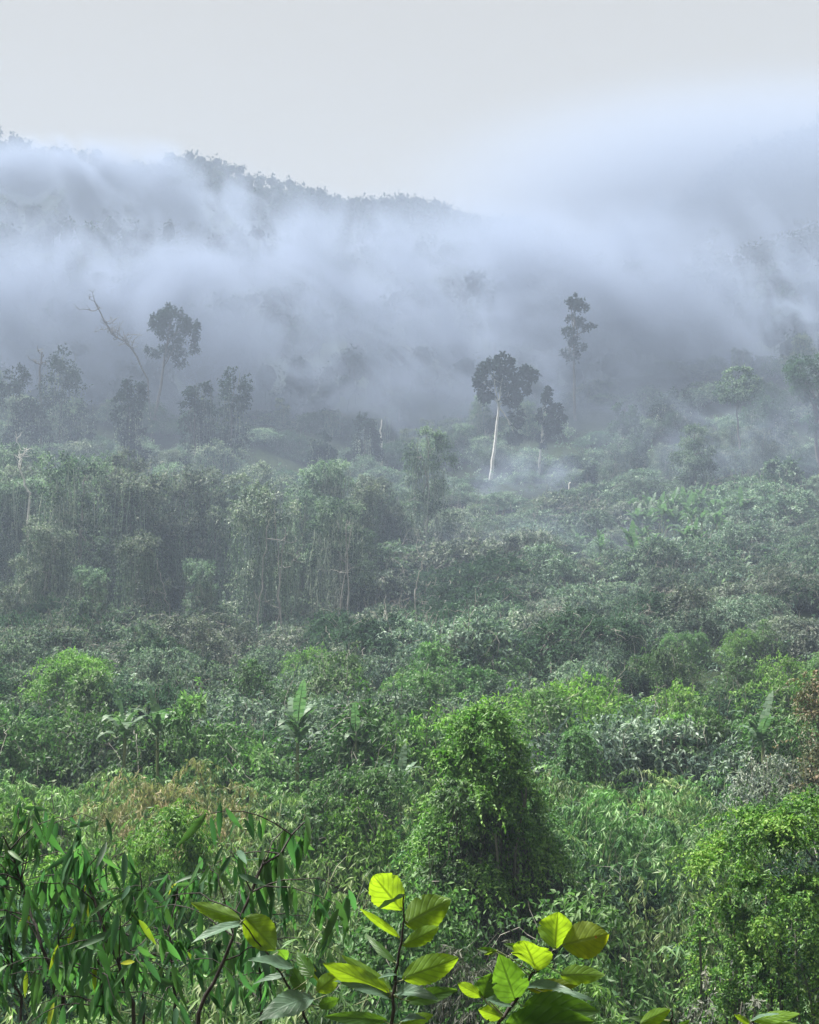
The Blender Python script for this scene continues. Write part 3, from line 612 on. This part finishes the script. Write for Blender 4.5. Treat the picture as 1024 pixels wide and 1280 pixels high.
# ------------------------------------------------------------------ banana plants
def banana_leaf(L, W, seed, arch):
    rg = np.random.default_rng(seed); mb = MB(); n = 13; t = np.linspace(0, 1, n)
    el = R(78) - arch * t ** 1.3; dy = np.cos(el); dz = np.sin(el)
    y = np.concatenate([[0], np.cumsum((dy[1:] + dy[:-1]) / 2)]) * L / (n - 1); z = np.concatenate([[0], np.cumsum((dz[1:] + dz[:-1]) / 2)]) * L / (n - 1)
    mid = np.stack([np.zeros(n), y, z], -1); nr = np.stack([np.zeros(n), -dz, dy], -1)
    w = W * np.clip(np.sin(np.clip((t - .1) / .9, 0, 1) ** .7 * math.pi), 0, 1) ** .6 * .5 + .02
    for sd in (-1, 1):
        for i in range(1, n - 1):                      # tattered segments, each with its own droop
            a, b = i, i + 1; dr = rg.uniform(.0, .5); gap = .88 if rg.random() < .5 else 1.0
            q0 = mid[a]; q1 = mid[a] + (mid[b] - mid[a]) * gap
            o0 = q0 + np.array([sd * w[a] * math.cos(dr), 0, 0]) + nr[a] * w[a] * (.25 - math.sin(dr)); o1 = q1 + np.array([sd * w[b] * math.cos(dr), 0, 0]) + nr[b] * w[b] * (.25 - math.sin(dr)) + (mid[b] - mid[a]) * .1
            mb.add([q0, q1, o1, o0], [[0, 1, 2, 3]], rg.uniform(.2, .9))
    leaf = mb.mesh('leaf', M['leaf_banana'])
    rb = MB(); tube(rb, mid - nr * .012, np.linspace(.03, .006, n), 5, .9); return leaf, rb.mesh('midrib', M['leaf_banana'], True)
BL = [banana_leaf(2.2, .55, 500 + i, a) for i, a in enumerate((R(20), R(70), R(95), R(120), R(140), R(105)))]
def banana(px, Y, top, label, n=8, seed=0, group=None, scale=None, H=None):
    rg = np.random.default_rng(seed); b = on_ground(px, Y, .1); H = H or max(1.6, top_z(top, Y) - b[2]); s = (scale or H / 3.6)
    e = bpy.data.objects.new('banana_plant', None); C.objects.link(e); e.location = tuple(b); e.rotation_euler = (0, 0, rg.uniform(0, 6.28)); tag(e, label, 'banana plant', group)
    mb = MB(); s = scale or s; st = max(.35, H - 2.0 * s); P = bent([0, 0, -.1], [rg.normal(0, .08), rg.normal(0, .08), st], 7, .06, rg); tube(mb, P, np.linspace(.13, .07, 7) * s, 8, .4)
    so = bpy.data.objects.new('stem', mb.mesh('stem', M['culm'], True)); C.objects.link(so); so.parent = e
    for i in range(n):
        k = 0 if i == 0 else rg.integers(1, 6); lf, rb = BL[k]
        o = bpy.data.objects.new('leaf', lf); C.objects.link(o); o.parent = e
        o.location = tuple(P[-1] + np.array([0, 0, -.12 * i * s])); o.rotation_euler = (0, 0, i * 2.4 + rg.uniform(-.4, .4)); ss = s * rg.uniform(.8, 1.1); o.scale = (ss, ss, ss)
        r = bpy.data.objects.new('midrib', rb); C.objects.link(r); r.parent = o
    return e
banana(376, 40, 850, 'banana plant with one leaf standing straight up among bushes', 9, 1, None, .8)
banana(160, 40, 858, 'banana plant with pale bent leaves behind the golden bamboo', 9, 2, None, .72)
banana(208, 41, 862, 'smaller banana plant crowding the one behind the golden bamboo', 8, 3, None, .65)
banana(500, 33, 930, 'banana plant tucked at the side of the tall creeper mound', 7, 4, None, 0.5)
banana(950, 40, 868, 'banana plant with arching fronds below the rust-leaved tree', 9, 5, None, .7)
banana(452, 40, 880, 'low banana plant with pale flattened leaves behind the bamboo', 6, 6, None, 0.55)
banana(660, 52, 872, 'banana plant half hidden behind the tall creeper mound', 7, 7, None, 0.7)
rg = np.random.default_rng(31)
for q in range(44):
    px = 835 + rg.normal(0, 52); Y = rg.uniform(112, 150); ss = rg.uniform(.85, 1.3)
    banana(px, Y, 0, 'wild banana plant in the pale-leaved stand on the misty slope', 9, 600 + q, 'wild banana stand on the slope', ss, rg.uniform(4.0, 5.8))

# ------------------------------------------------------------------ bamboo on the valley floor
BB = [bamboo(3.2, 5.2, 700 + s, M['leaf_bamboo'], 12, .20, .036, 16, 6) for s in range(5)]
BG = bamboo(3.2, 5.2, 720, M['leaf_gold'], 12, .20, .036, 20, 6)
NB = [bush(2.6, 4.6, 450 + s, M[mt], 1300, 9, .125, .052, 1, .6, .5, 10, 200, M['leaf_dry'], nstem=4, wire=50, wr=.008) for s, mt in enumerate(('leaf_green', 'leaf_grey', 'leaf_green', 'leaf_bright', 'leaf_slope', 'leaf_dark'))]
BGR = [bamboo(3.2, 5.2, 730 + s, M['leaf_fresh'], 12, .21, .042, 16, 6) for s in range(3)]
rg = np.random.default_rng(55)
def bam(proto, px, Y, top, label, group=None, w=1.0):
    b = on_ground(px, Y, .05); hh = max(2.0, top_z(top, Y) - b[2]); s = hh / 5.2
    return place(proto, 'bamboo_clump', label, 'bamboo', b, rg.uniform(0, 6.28), (s * w, s * w, s), group)
for Y0, step, t0, t1 in ((37, 62, 893, 925), (31, 66, 920, 960), (25, 80, 965, 1015), (18.5, 96, 1045, 1105)):
    for q in range(int(1140 / step) + 1):
        px = -50 + step * (q + rg.uniform(-.35, .35)); Y = Y0 + rg.uniform(-1.6, 1.6); top = rg.uniform(t0, t1)
        if 530 < px < 700 and Y < 27 or px > 850 and Y < 21 or 130 < px < 290 and 20 < Y < 28 or 150 < px < 320 and 29 < Y: continue
        if rg.random() < .36:
            i = (0, 3, 5, 2, 1)[rg.integers(0, 5)]; b = on_ground(px, Y); k = max(2.5, top_z(top + rg.uniform(-12, 25), Y) - b[2]) / 4.6; ww = k * rg.uniform(.55, .75)
            place(NB[i], 'leafy_bush', ('rounded green', 'dull grey-green', 'spreading green', 'bright light green', 'shaggy grey-green', 'dark green')[i] + ' leafy bush growing among the bamboo', 'bush', b, rg.uniform(0, 6.28), (ww * 1.3, ww * 1.3, k), 'leafy bushes among the bamboo'); continue
        green = px > 620 and rg.random() < .7 or rg.random() < .3
        bam(BGR[rg.integers(0, 3)] if green else BB[rg.integers(0, 5)], px, Y, top, 'green bamboo clump with fresh drooping leaves on the valley floor' if green else 'dusty green bamboo clump with narrow hanging leaves on the valley floor',
            'fresh green bamboo clumps' if green else 'dusty green bamboo clumps', rg.uniform(.8, 1.15))
for px, Y, top in ((222, 34, 886), (268, 33, 915), (176, 33.5, 925)):
    bam(BG, px, Y, top, 'bamboo clump with golden brown drying tops', 'golden bamboo clumps', .75)

# ------------------------------------------------------------------ distinctive near bushes
def near_mound(px, Y, top, w, seed, mat, label, nspray=2200, K=12, lL=.085, lW=.04, dry=500, spl=.4, detail=1, zmin=-.1, drymat=None, name='creeper_mound', hang=.35, droop=.55, cone=False, lobes=None):
    b = on_ground(px, Y, .1); hh = top_z(top, Y) - b[2]
    if lobes: lobes = [(x, y, z * hh, rx, rz if rz > 0 else -rz * hh) for x, y, z, rx, rz in lobes]
    if cone:
        rc = np.random.default_rng(seed); lobes = []
        for q in range(16):
            t = q / 15; z = hh * (.97 - .40 * t); rad = w * (.02 + .40 * t ** .8) * rc.uniform(.5, 1.15); a = q * 2.4; r = w * (.10 + .11 * t) * rc.uniform(.7, 1.35)
            lobes.append((rad * math.cos(a), rad * math.sin(a), z - r * .6, r, r * rc.uniform(.8, 1.4)))
        lobes.append((0, 0, hh * .42, w * .36, hh * .34))
    p = bush(w, hh, seed, mat, nspray, K, lL, lW, detail, droop, spl, 11, dry, drymat, zmin, 4, hang, .22, lobes)
    return place(p, name, label, 'bush', b)
near_mound(606, 24, 878, 3.2, 801, M['leaf_bright'], 'tall conical mound of bright creepers over dark hanging dead vines', 3000, 13, .10, .045, 1500, detail=1, zmin=.0, cone=True)
near_mound(562, 23, 975, 1.9, 814, M['leaf_green'], 'shaggy green creeper shoulder leaning on the tall conical mound', 1300, 11, .10, .045, 400)
near_mound(650, 25, 985, 2.0, 802, M['leaf_green'], 'lower shoulder of green creepers beside the tall conical mound', 1800, 12, .10, .045, 500)
near_mound(975, 15.5, 1004, 2.7, 803, M['leaf_yellow'], 'yellow-green creeper mound draped over dark brush above the broad leaf shoots', 5200, 11, .055, .027, 900, .26, detail=1, zmin=-.3, lobes=[(-.85, 0, .86, .36, .34), (-.5, .25, .93, .38, .3), (-.1, -.15, .92, .42, .34), (.35, .1, .95, .45, .34), (.85, 0, .93, .5, .4), (1.2, .2, .9, .5, .4), (-.95, -.1, .72, .34, .5), (-.6, -.45, .8, .36, .4), (.1, -.5, .82, .4, .3), (-1.0, -.1, .62, .32, .6), (-.95, -.1, .48, .34, .6), (-.6, -.6, .64, .36, .55), (.5, -.7, .70, .42, .5), (.9, -.6, .56, .45, .6), (0, -.75, .5, .42, .6), (-.7, -.4, .38, .4, .6), (.1, 0, .45, 1.0, -.38)])
near_mound(205, 23, 984, 2.3, 804, M['leaf_yellow'], 'rounded yellow-green bush in front of the golden bamboo', 2200, 12, .12, .03, 250, .45, hang=.7)
near_mound(1012, 36, 800, 1.9, 805, M['leaf_rust'], 'slim tree with rust-brown and green leaves', 1100, 10, .13, .06, 120, .5, zmin=-.8, name='rust_leaved_tree')
near_mound(868, 46, 876, 4.2, 806, M['leaf_bright'], 'bright light green rounded bush above the fresh bamboo', 2200, 11, .13, .05, 120, .55, 1)
near_mound(728, 38, 886, 2.3, 807, M['leaf_green'], 'dark upright bush with a leafy green cap', 1700, 11, .12, .05, 350, .45, 1)
near_mound(95, 62, 812, 6.0, 808, M['leaf_bright'], 'wide bright green bush at the foot of the vine wall', 2200, 11, .16, .065, 120, .7, 1)
near_mound(550, 72, 790, 4.0, 809, M['leaf_green'], 'steep green creeper hump behind the level bushes', 2000, 11, .16, .07, 500, .6, 1)
near_mound(700, 14.5, 1118, 1.6, 810, M['leaf_bright'], 'small fresh green bush behind the spotted-leaf sapling', 900, 12, .10, .03, 60, .4, hang=.6)
near_mound(770, 13.5, 1195, 1.7, 811, M['leaf_green'], 'low feathery green bush between sapling and dark brush', 900, 12, .11, .026, 60, .4, hang=.7)
near_mound(870, 14.5, 1180, 1.5, 812, M['leaf_dry'], 'dry brown twiggy bush in front of the yellow-green creeper mound', 260, 10, .09, .03, 260, .4)
near_mound(590, 16, 1120, 2.4, 813, M['leaf_dry'], 'grey bush of dead hanging vines below the tall conical mound', 600, 12, .12, .022, 900, .5, hang=.9)
for q, (px, Y, top) in enumerate(((60, 13, 1130), (180, 12.5, 1160), (300, 13, 1140), (400, 13.5, 1120), (480, 14, 1150), (120, 16, 1080), (330, 17, 1060), (450, 18, 1040))):
    bam(BGR[q % 3] if q % 2 else BB[q % 5], px, Y, top, 'bamboo clump pressing up behind the saplings and hanging-leaf shrubs', 'bamboo behind the saplings', .9)

# ------------------------------------------------------------------ hanging-leaf shrubs (each leaf a part)
def lance(L, W, seed, mat):
    rg = np.random.default_rng(seed); n = 8; t = np.linspace(0, 1, n); w = W * .5 * np.sin(np.clip(t, 0, 1) ** .75 * math.pi) ** .8; w[0] = W * .05; w[-1] = W * .02
    cv = rg.uniform(-.5, .5); x = cv * L * .15 * t ** 2; y = L * t; z = -L * .16 * t ** 2 * rg.uniform(.2, 1.6); fd = .35
    V = []; Fc = []
    for i in range(n): V += [(x[i] - w[i], y[i], z[i] + w[i] * fd + .03 * W * rg.normal()), (x[i], y[i], z[i]), (x[i] + w[i], y[i], z[i] + w[i] * fd + .03 * W * rg.normal())]
    for i in range(n - 1): a = i * 3; Fc += [[a, a + 1, a + 4, a + 3], [a + 1, a + 2, a + 5, a + 4]]
    mb = MB(); mb.add(V, Fc, rg.uniform(.1, .95)); return mb.mesh('leaf', mat, True)
LN = [lance(.115, .021, 900 + i, M['leaf_hang']) for i in range(8)]; LY = lance(.09, .018, 950, M['leaf_hang_yellow'])
from mathutils import Matrix, Vector
def orient(o, base, A, N):
    A = Vector(A).normalized(); N = Vector(N); S = A.cross(N)
    if S.length < 1e-4: S = A.orthogonal()
    S.normalize(); N = S.cross(A); m = Matrix((S, A, N)).transposed().to_4x4(); m.translation = Vector([float(v) for v in base]); return m
def hang_shrub(stem_px, Y, nleaf, seed, nbr=7):
    rg = np.random.default_rng(seed); pts = [pt(a, b, Y + dy) for a, b, dy in stem_px]; b = on_ground(stem_px[0][0], Y, .05)
    e = bpy.data.objects.new('hanging_leaf_shrub', None); C.objects.link(e); e.location = tuple(b)
    tag(e, 'dark-stemmed shrub with long narrow hanging leaves', 'shrub', 'hanging-leaf shrubs at the near edge')
    K = np.array([b] + pts) - b; t = np.linspace(0, 1, 14); P = np.stack([np.interp(t, np.linspace(0, 1, len(K)), K[:, i]) for i in range(3)], -1); P[1:-1] += rg.normal(0, .006, (12, 3))
    mb = MB(); tube(mb, P, np.linspace(.0075, .0025, 14), 7); so = bpy.data.objects.new('stem', mb.mesh('stem', M['bark_dark'], True)); C.objects.link(so); so.parent = e
    anchors = [P[i] for i in range(8, 14)] * 2
    for q in range(nbr):
        st = P[rg.integers(6, 13)]; d = unit(np.array([rg.normal(0, 1), rg.normal(0, .6), rg.uniform(.3, 1.1)])); L = rg.uniform(.18, .42)
        tt = np.linspace(0, 1, 7)[:, None]; Pb = st + d * L * tt + np.array([0, 0, -1]) * L * .45 * tt ** 2.2 + rg.normal(0, .004, (7, 3)) * (tt > 0)
        m2 = MB(); tube(m2, Pb, np.linspace(.0025, .0009, 7), 5); bo = bpy.data.objects.new('branch', m2.mesh('branch', M['bark_dark'], True)); C.objects.link(bo); bo.parent = e
        anchors += [Pb[j] for j in (2, 3, 4, 5, 6, 6)]
    for q in range(nleaf):
        a = anchors[rg.integers(0, len(anchors))]; A = unit(np.array([rg.normal(0, .38), rg.normal(0, .38), -1 if rg.random() < .93 else -.1]))
        N = unit(np.array([rg.normal(0, .6), -1 + rg.normal(0, .5), .5]))
        o = bpy.data.objects.new('leaf', LY if rg.random() < .02 else LN[rg.integers(0, 8)]); C.objects.link(o); o.parent = e
        o.matrix_local = orient(o, a + rg.normal(0, .012, 3), A, N) @ Matrix.Scale(float(rg.uniform(.6, 1.1)), 4)
HS = [([(82, 1262, 0), (50, 1170, 0), (28, 1110, .1), (4, 1045, .1)], 3.7, 80), ([(172, 1280, 0), (140, 1190, 0), (112, 1110, .1), (98, 1060, .1)], 3.5, 85),
      ([(242, 1276, 0), (272, 1222, 0), (300, 1148, 0), (338, 1075, .1), (380, 1028, .2)], 3.3, 70), ([(140, 1275, 0), (132, 1240, 0), (122, 1200, 0)], 3.6, 50),
      ([(220, 1275, .2), (218, 1230, .2), (212, 1170, .2), (222, 1110, .3)], 4.0, 75), ([(30, 1280, .2), (15, 1200, .3), (8, 1150, .3)], 4.2, 65),
      ([(-60, 1280, 0), (-30, 1180, 0), (10, 1090, 0), (50, 1035, 0)], 4.3, 80), ([(180, 1290, 0), (170, 1180, 0), (175, 1090, 0)], 4.6, 70), ([(330, 1290, 0), (322, 1200, 0), (330, 1130, 0)], 4.4, 60), ([(60, 1290, 0), (75, 1180, 0), (70, 1080, 0)], 4.5, 80)]
for i, (s, Y, n) in enumerate(HS): hang_shrub(s, Y, int(n * 1.7), 1000 + i, 12)

# ------------------------------------------------------------------ broad-leaved saplings close to the camera
def broad_mat(name, top, under, tcol, spots=False):
    """leaf with paler side veins; the lower face differs from the upper; thin, lets light through"""
    m, t = newmat(name); N = t.nodes.new; ln = t.links.new
    o = N('ShaderNodeOutputMaterial'); uv = N('ShaderNodeAttribute'); uv.attribute_name = 'luv'
    sx = N('ShaderNodeSeparateXYZ'); ln(uv.outputs['Vector'], sx.inputs[0])
    def math_(op, a, b=None, c=None):
        n = N('ShaderNodeMath'); n.operation = op
        for i, v in enumerate((a, b, c)):
            if v is None: continue
            if isinstance(v, (int, float)): n.inputs[i].default_value = v
            else: ln(v, n.inputs[i])
        return n.outputs[0]
    ax = math_('ABSOLUTE', sx.outputs[0])
    ph = math_('MULTIPLY', math_('SUBTRACT', sx.outputs[1], math_('MULTIPLY', ax, .32)), 6.5)
    vein = math_('PINGPONG', ph, .5); vs = N('ShaderNodeMapRange'); vs.inputs[1].default_value = .0; vs.inputs[2].default_value = .20; vs.inputs[3].default_value = 1; vs.inputs[4].default_value = 0; ln(vein, vs.inputs[0])
    mr = N('ShaderNodeMapRange'); mr.inputs[1].default_value = .03; mr.inputs[2].default_value = .09; mr.inputs[3].default_value = 1; mr.inputs[4].default_value = 0; ln(ax, mr.inputs[0])
    vf = math_('MAXIMUM', math_('MULTIPLY', vs.outputs[0], .6), mr.outputs[0])
    nz = N('ShaderNodeTexNoise'); nz.inputs['Scale'].default_value = 55; nz.inputs['Detail'].default_value = 4
    tc = N('ShaderNodeTexCoord'); ln(tc.outputs['Object'], nz.inputs[0])
    oi = N('ShaderNodeObjectInfo')
    def tint(c):
        h = N('ShaderNodeHueSaturation'); h.inputs['Color'].default_value = (*c, 1)
        v = math_('ADD', math_('MULTIPLY', nz.outputs['Fac'], 1.3), math_('ADD', .15, math_('MULTIPLY', oi.outputs['Random'], .35))); ln(v, h.inputs['Value']); return h.outputs[0]
    def mix(fac, a, b):
        n = N('ShaderNodeMix'); n.data_type = 'RGBA'
        if isinstance(fac, float): n.inputs[0].default_value = fac
        else: ln(fac, n.inputs[0])
        for i, v in ((6, a), (7, b)):
            if isinstance(v, tuple): n.inputs[i].default_value = (*v, 1)
            else: ln(v, n.inputs[i])
        return n.outputs[2]
    ge = N('ShaderNodeNewGeometry')
    base = mix(ge.outputs['Backfacing'], tint(top), tint(under))
    tcolr = tint(tcol)
    base = mix(math_('MULTIPLY', vf, .35), base, tuple(min(1, x * 1.7 + .03) for x in top))
    tcolr = mix(math_('MULTIPLY', vf, .9), tcolr, tuple(x * .35 for x in tcol))
    if spots:
        n2 = N('ShaderNodeTexNoise'); n2.inputs['Scale'].default_value = 38; ln(tc.outputs['Object'], n2.inputs[0])
        sp = N('ShaderNodeMapRange'); sp.inputs[1].default_value = spots; sp.inputs[2].default_value = spots + .03; ln(n2.outputs['Fac'], sp.inputs[0])
        base = mix(sp.outputs[0], base, (.25, .06, .02)); tcolr = mix(sp.outputs[0], tcolr, (.35, .07, .01))
    pb = N('ShaderNodeBsdfPrincipled'); pb.inputs['Roughness'].default_value = .42; pb.inputs['Specular IOR Level'].default_value = .4; ln(base, pb.inputs['Base Color'])
    bp = N('ShaderNodeBump'); bp.inputs['Strength'].default_value = .35; bp.inputs['Distance'].default_value = .002; ln(vf, bp.inputs['Height']); ln(bp.outputs[0], pb.inputs['Normal'])
    tr = N('ShaderNodeBsdfTranslucent'); ln(tcolr, tr.inputs[0])
    ms = N('ShaderNodeMixShader'); ms.inputs[0].default_value = .55; ln(pb.outputs[0], ms.inputs[1]); ln(tr.outputs[0], ms.inputs[2]); ln(ms.outputs[0], o.inputs[0])
    return m
BM = {'y': broad_mat('broad_leaf_backlit', (.085, .17, .03), (.12, .22, .035), (.27, .43, .015), .72), 'g': broad_mat('broad_leaf_green', (.05, .11, .03), (.07, .14, .035), (.12, .26, .018), .74),
      'p': broad_mat('broad_leaf_pale', (.13, .22, .15), (.16, .24, .17), (.11, .20, .07)), 's': broad_mat('broad_leaf_spotted', (.10, .16, .03), (.14, .20, .03), (.30, .36, .012), .64)}
def broad_leaf(L, W, seed, mat):
    rg = np.random.default_rng(seed); n = 23; mI = 4; t = np.linspace(0, 1, n)
    w = W * .5 * (np.sin(t ** .86 * math.pi) ** .78); w[0] = W * .03; w[-1] = .0008
    bend = rg.uniform(.05, .42); tw = rg.uniform(-.45, .45); fo_ = rg.uniform(.1, .5); V = []; UV = []; Fc = []; ph = rg.uniform(0, 6)
    for i in range(n):
        ser = 1 + (.035 if i % 2 else -.02) * (0 < i < n - 1) - (rg.uniform(.1, .3) if rg.random() < .05 and 3 < i < n - 3 else 0)
        for j in range(-mI, mI + 1):
            q = j / mI; xx = q * w[i] * (ser if abs(j) == mI else 1)
            z = abs(q) * w[i] * fo_ - bend * L * t[i] ** 2 + .05 * W * math.sin(t[i] * 9 + ph) * q * abs(q) + tw * q * w[i] * t[i] + .035 * W * math.cos(t[i] * 22 + abs(q) * 5) * abs(q) * .5
            V.append((xx, L * t[i], z)); UV.append((q, t[i], 0))
    m = 2 * mI + 1
    for i in range(n - 1):
        for j in range(m - 1): a = i * m + j; Fc.append([a, a + 1, a + m + 1, a + m])
    mb = MB(); mb.add(V, Fc, .5); me = mb.mesh('leaf', mat, True)
    at = me.attributes.new('luv', 'FLOAT_VECTOR', 'POINT'); at.data.foreach_set('vector', np.array(UV, np.float32).ravel()); return me
def sapling(label, stem_px, Y, lv, seed, name='sapling', r=.0019):
    rg = np.random.default_rng(seed); pts = [pt(a, b, Y) for a, b in stem_px]; b = on_ground(stem_px[0][0], Y, .02); b[1] = Y
    e = bpy.data.objects.new(name, None); C.objects.link(e); e.location = tuple(b); tag(e, label, 'sapling')
    K = np.array([b] + pts) - b; t = np.linspace(0, 1, 16); P = np.stack([np.interp(t, np.linspace(0, 1, len(K)), K[:, i]) for i in range(3)], -1); P[1:-1] += rg.normal(0, .0012, (14, 3))
    mb = MB(); tube(mb, P, np.linspace(r * 1.5, r * .5, 16), 8); so = bpy.data.objects.new('stem', mb.mesh('stem', M['bark_dark'], True)); C.objects.link(so); so.parent = e
    for i, (bx, by, tx, ty, w, c, dz) in enumerate(lv):
        A0 = pt(bx, by, Y) - b; A1 = pt(tx, ty, Y + dz) - b; L = float(np.linalg.norm(A1 - A0)); W = w * Y / F * 1.12
        # petiole from the nearest stem point
        sp = P[np.argmin(np.linalg.norm(P - A0, axis=1))]
        me = broad_leaf(L * 1.03, W, seed * 50 + i, BM[c]); o = bpy.data.objects.new('leaf', me); C.objects.link(o); o.parent = e
        nrm = np.array([rg.normal(0, .15) - .1, -1.0, rg.uniform(.1, .5)]) if c in 'ysg' else np.array([rg.normal(0, .15), -.55, 1.0])
        if c in 'ys': nrm = -nrm * np.array([1, 1, 1])      # their undersides face the camera
        ml = orient(o, A0, A1 - A0, nrm); o.matrix_local = ml
        pm = MB(); tube(pm, bent(sp, A0 + (A1 - A0) * .06, 4, .002, rg), [r * .5, r * .42, r * .4, r * .35], 5)
        po = bpy.data.objects.new('petiole', pm.mesh('petiole', M['culm'], True)); C.objects.link(po); po.parent = o; po.matrix_parent_inverse = ml.inverted()
    return e
sapling('upright young sapling with broad yellow-green leaves glowing on a single straight stem', [(490, 1280), (494, 1230), (499, 1190), (504, 1150), (505, 1118)], 1.5,
  [(502, 1138, 464, 1090, 38, 'y', -.02), (505, 1119, 474, 1127, 10, 'p', -.02), (507, 1155, 560, 1126, 38, 'y', .02), (503, 1182, 559, 1156, 18, 'y', -.03), (500, 1172, 451, 1136, 9, 'y', -.02), (495, 1204, 454, 1168, 9, 'g', .02),
   (503, 1223, 573, 1199, 29, 'y', .0), (488, 1240, 402, 1204, 22, 'y', -.02), (490, 1238, 430, 1196, 13, 'y', .02), (490, 1248, 430, 1217, 22, 'p', -.03), (494, 1243, 531, 1229, 15, 'p', -.04), (507, 1252, 569, 1237, 17, 'g', 0), (497, 1219, 478, 1216, 6, 'p', -.02),
   (498, 1279, 519, 1260, 14, 'p', -.03), (484, 1276, 412, 1270, 14, 'g', -.03), (485, 1246, 468, 1213, 18, 'g', .02), (500, 1282, 545, 1268, 14, 'y', -.02)], 21)
sapling('sapling with grey-green and yellow-green leaves on an arching stem beside the dark leaning stem', [(384, 1280), (372, 1250), (352, 1218), (328, 1186), (302, 1152)], 1.9,
  [(300, 1149, 243, 1130, 16, 'y', .02), (298, 1151, 263, 1143, 12, 'y', .04), (303, 1155, 243, 1166, 15, 'p', -.04), (306, 1147, 344, 1185, 34, 'y', .0), (367, 1210, 314, 1197, 21, 'p', -.04), (348, 1188, 363, 1205, 15, 'g', .03), (392, 1222, 368, 1190, 17, 'g', .02),
   (392, 1247, 331, 1258, 31, 'p', -.05), (396, 1240, 424, 1217, 20, 'y', 0), (398, 1258, 423, 1250, 13, 'g', 0), (382, 1237, 360, 1209, 17, 'g', .02), (366, 1220, 318, 1217, 8, 'p', 0)], 22)
sapling('leaning sapling with broad sunlit leaves, one yellowing and spotted brown', [(622, 1280), (645, 1250), (665, 1222), (672, 1212), (692, 1188)], 1.45,
  [(694, 1186, 697, 1139, 39, 'y', .0), (703, 1181, 764, 1168, 38, 's', -.02), (670, 1213, 657, 1172, 44, 'y', -.02), (644, 1250, 627, 1199, 38, 'g', -.03), (604, 1247, 613, 1219, 23, 'g', 0), (701, 1219, 749, 1218, 21, 'y', .02), (655, 1235, 704, 1219, 13, 'p', -.05),
   (684, 1244, 736, 1238, 14, 'p', -.02), (660, 1236, 722, 1230, 16, 's', .02), (655, 1262, 730, 1262, 36, 'g', -.05), (632, 1284, 735, 1278, 40, 'g', -.06), (628, 1272, 598, 1260, 17, 'y', 0), (604, 1246, 566, 1227, 13, 'y', -.03), (640, 1258, 612, 1246, 14, 'p', -.02), (660, 1190, 632, 1180, 8, 'g', 0), (620, 1190, 598, 1186, 7, 'g', 0), (622, 1188, 606, 1192, 5, 'y', 0), (668, 1196, 648, 1166, 12, 'g', .03)], 23)
sapling('low shoot with one folded yellow-green leaf below the low feathery bush', [(842, 1300), (840, 1275), (839, 1263)], 1.6, [(800, 1279, 841, 1262, 15, 'y', -.02), (838, 1278, 790, 1274, 9, 'g', 0), (842, 1290, 862, 1276, 8, 'g', 0)], 24, 'leaf_shoot', .0017)
sapling('low shoot with flat bright leaves beneath the yellow-green creeper mound', [(938, 1300), (940, 1282), (942, 1276)], 1.6, [(940, 1276, 1002, 1266, 12, 'y', -.03), (938, 1277, 968, 1262, 9, 'p', -.03), (938, 1280, 918, 1268, 7, 'y', 0), (942, 1285, 1010, 1280, 12, 'y', -.03)], 25, 'leaf_shoot', .0017)
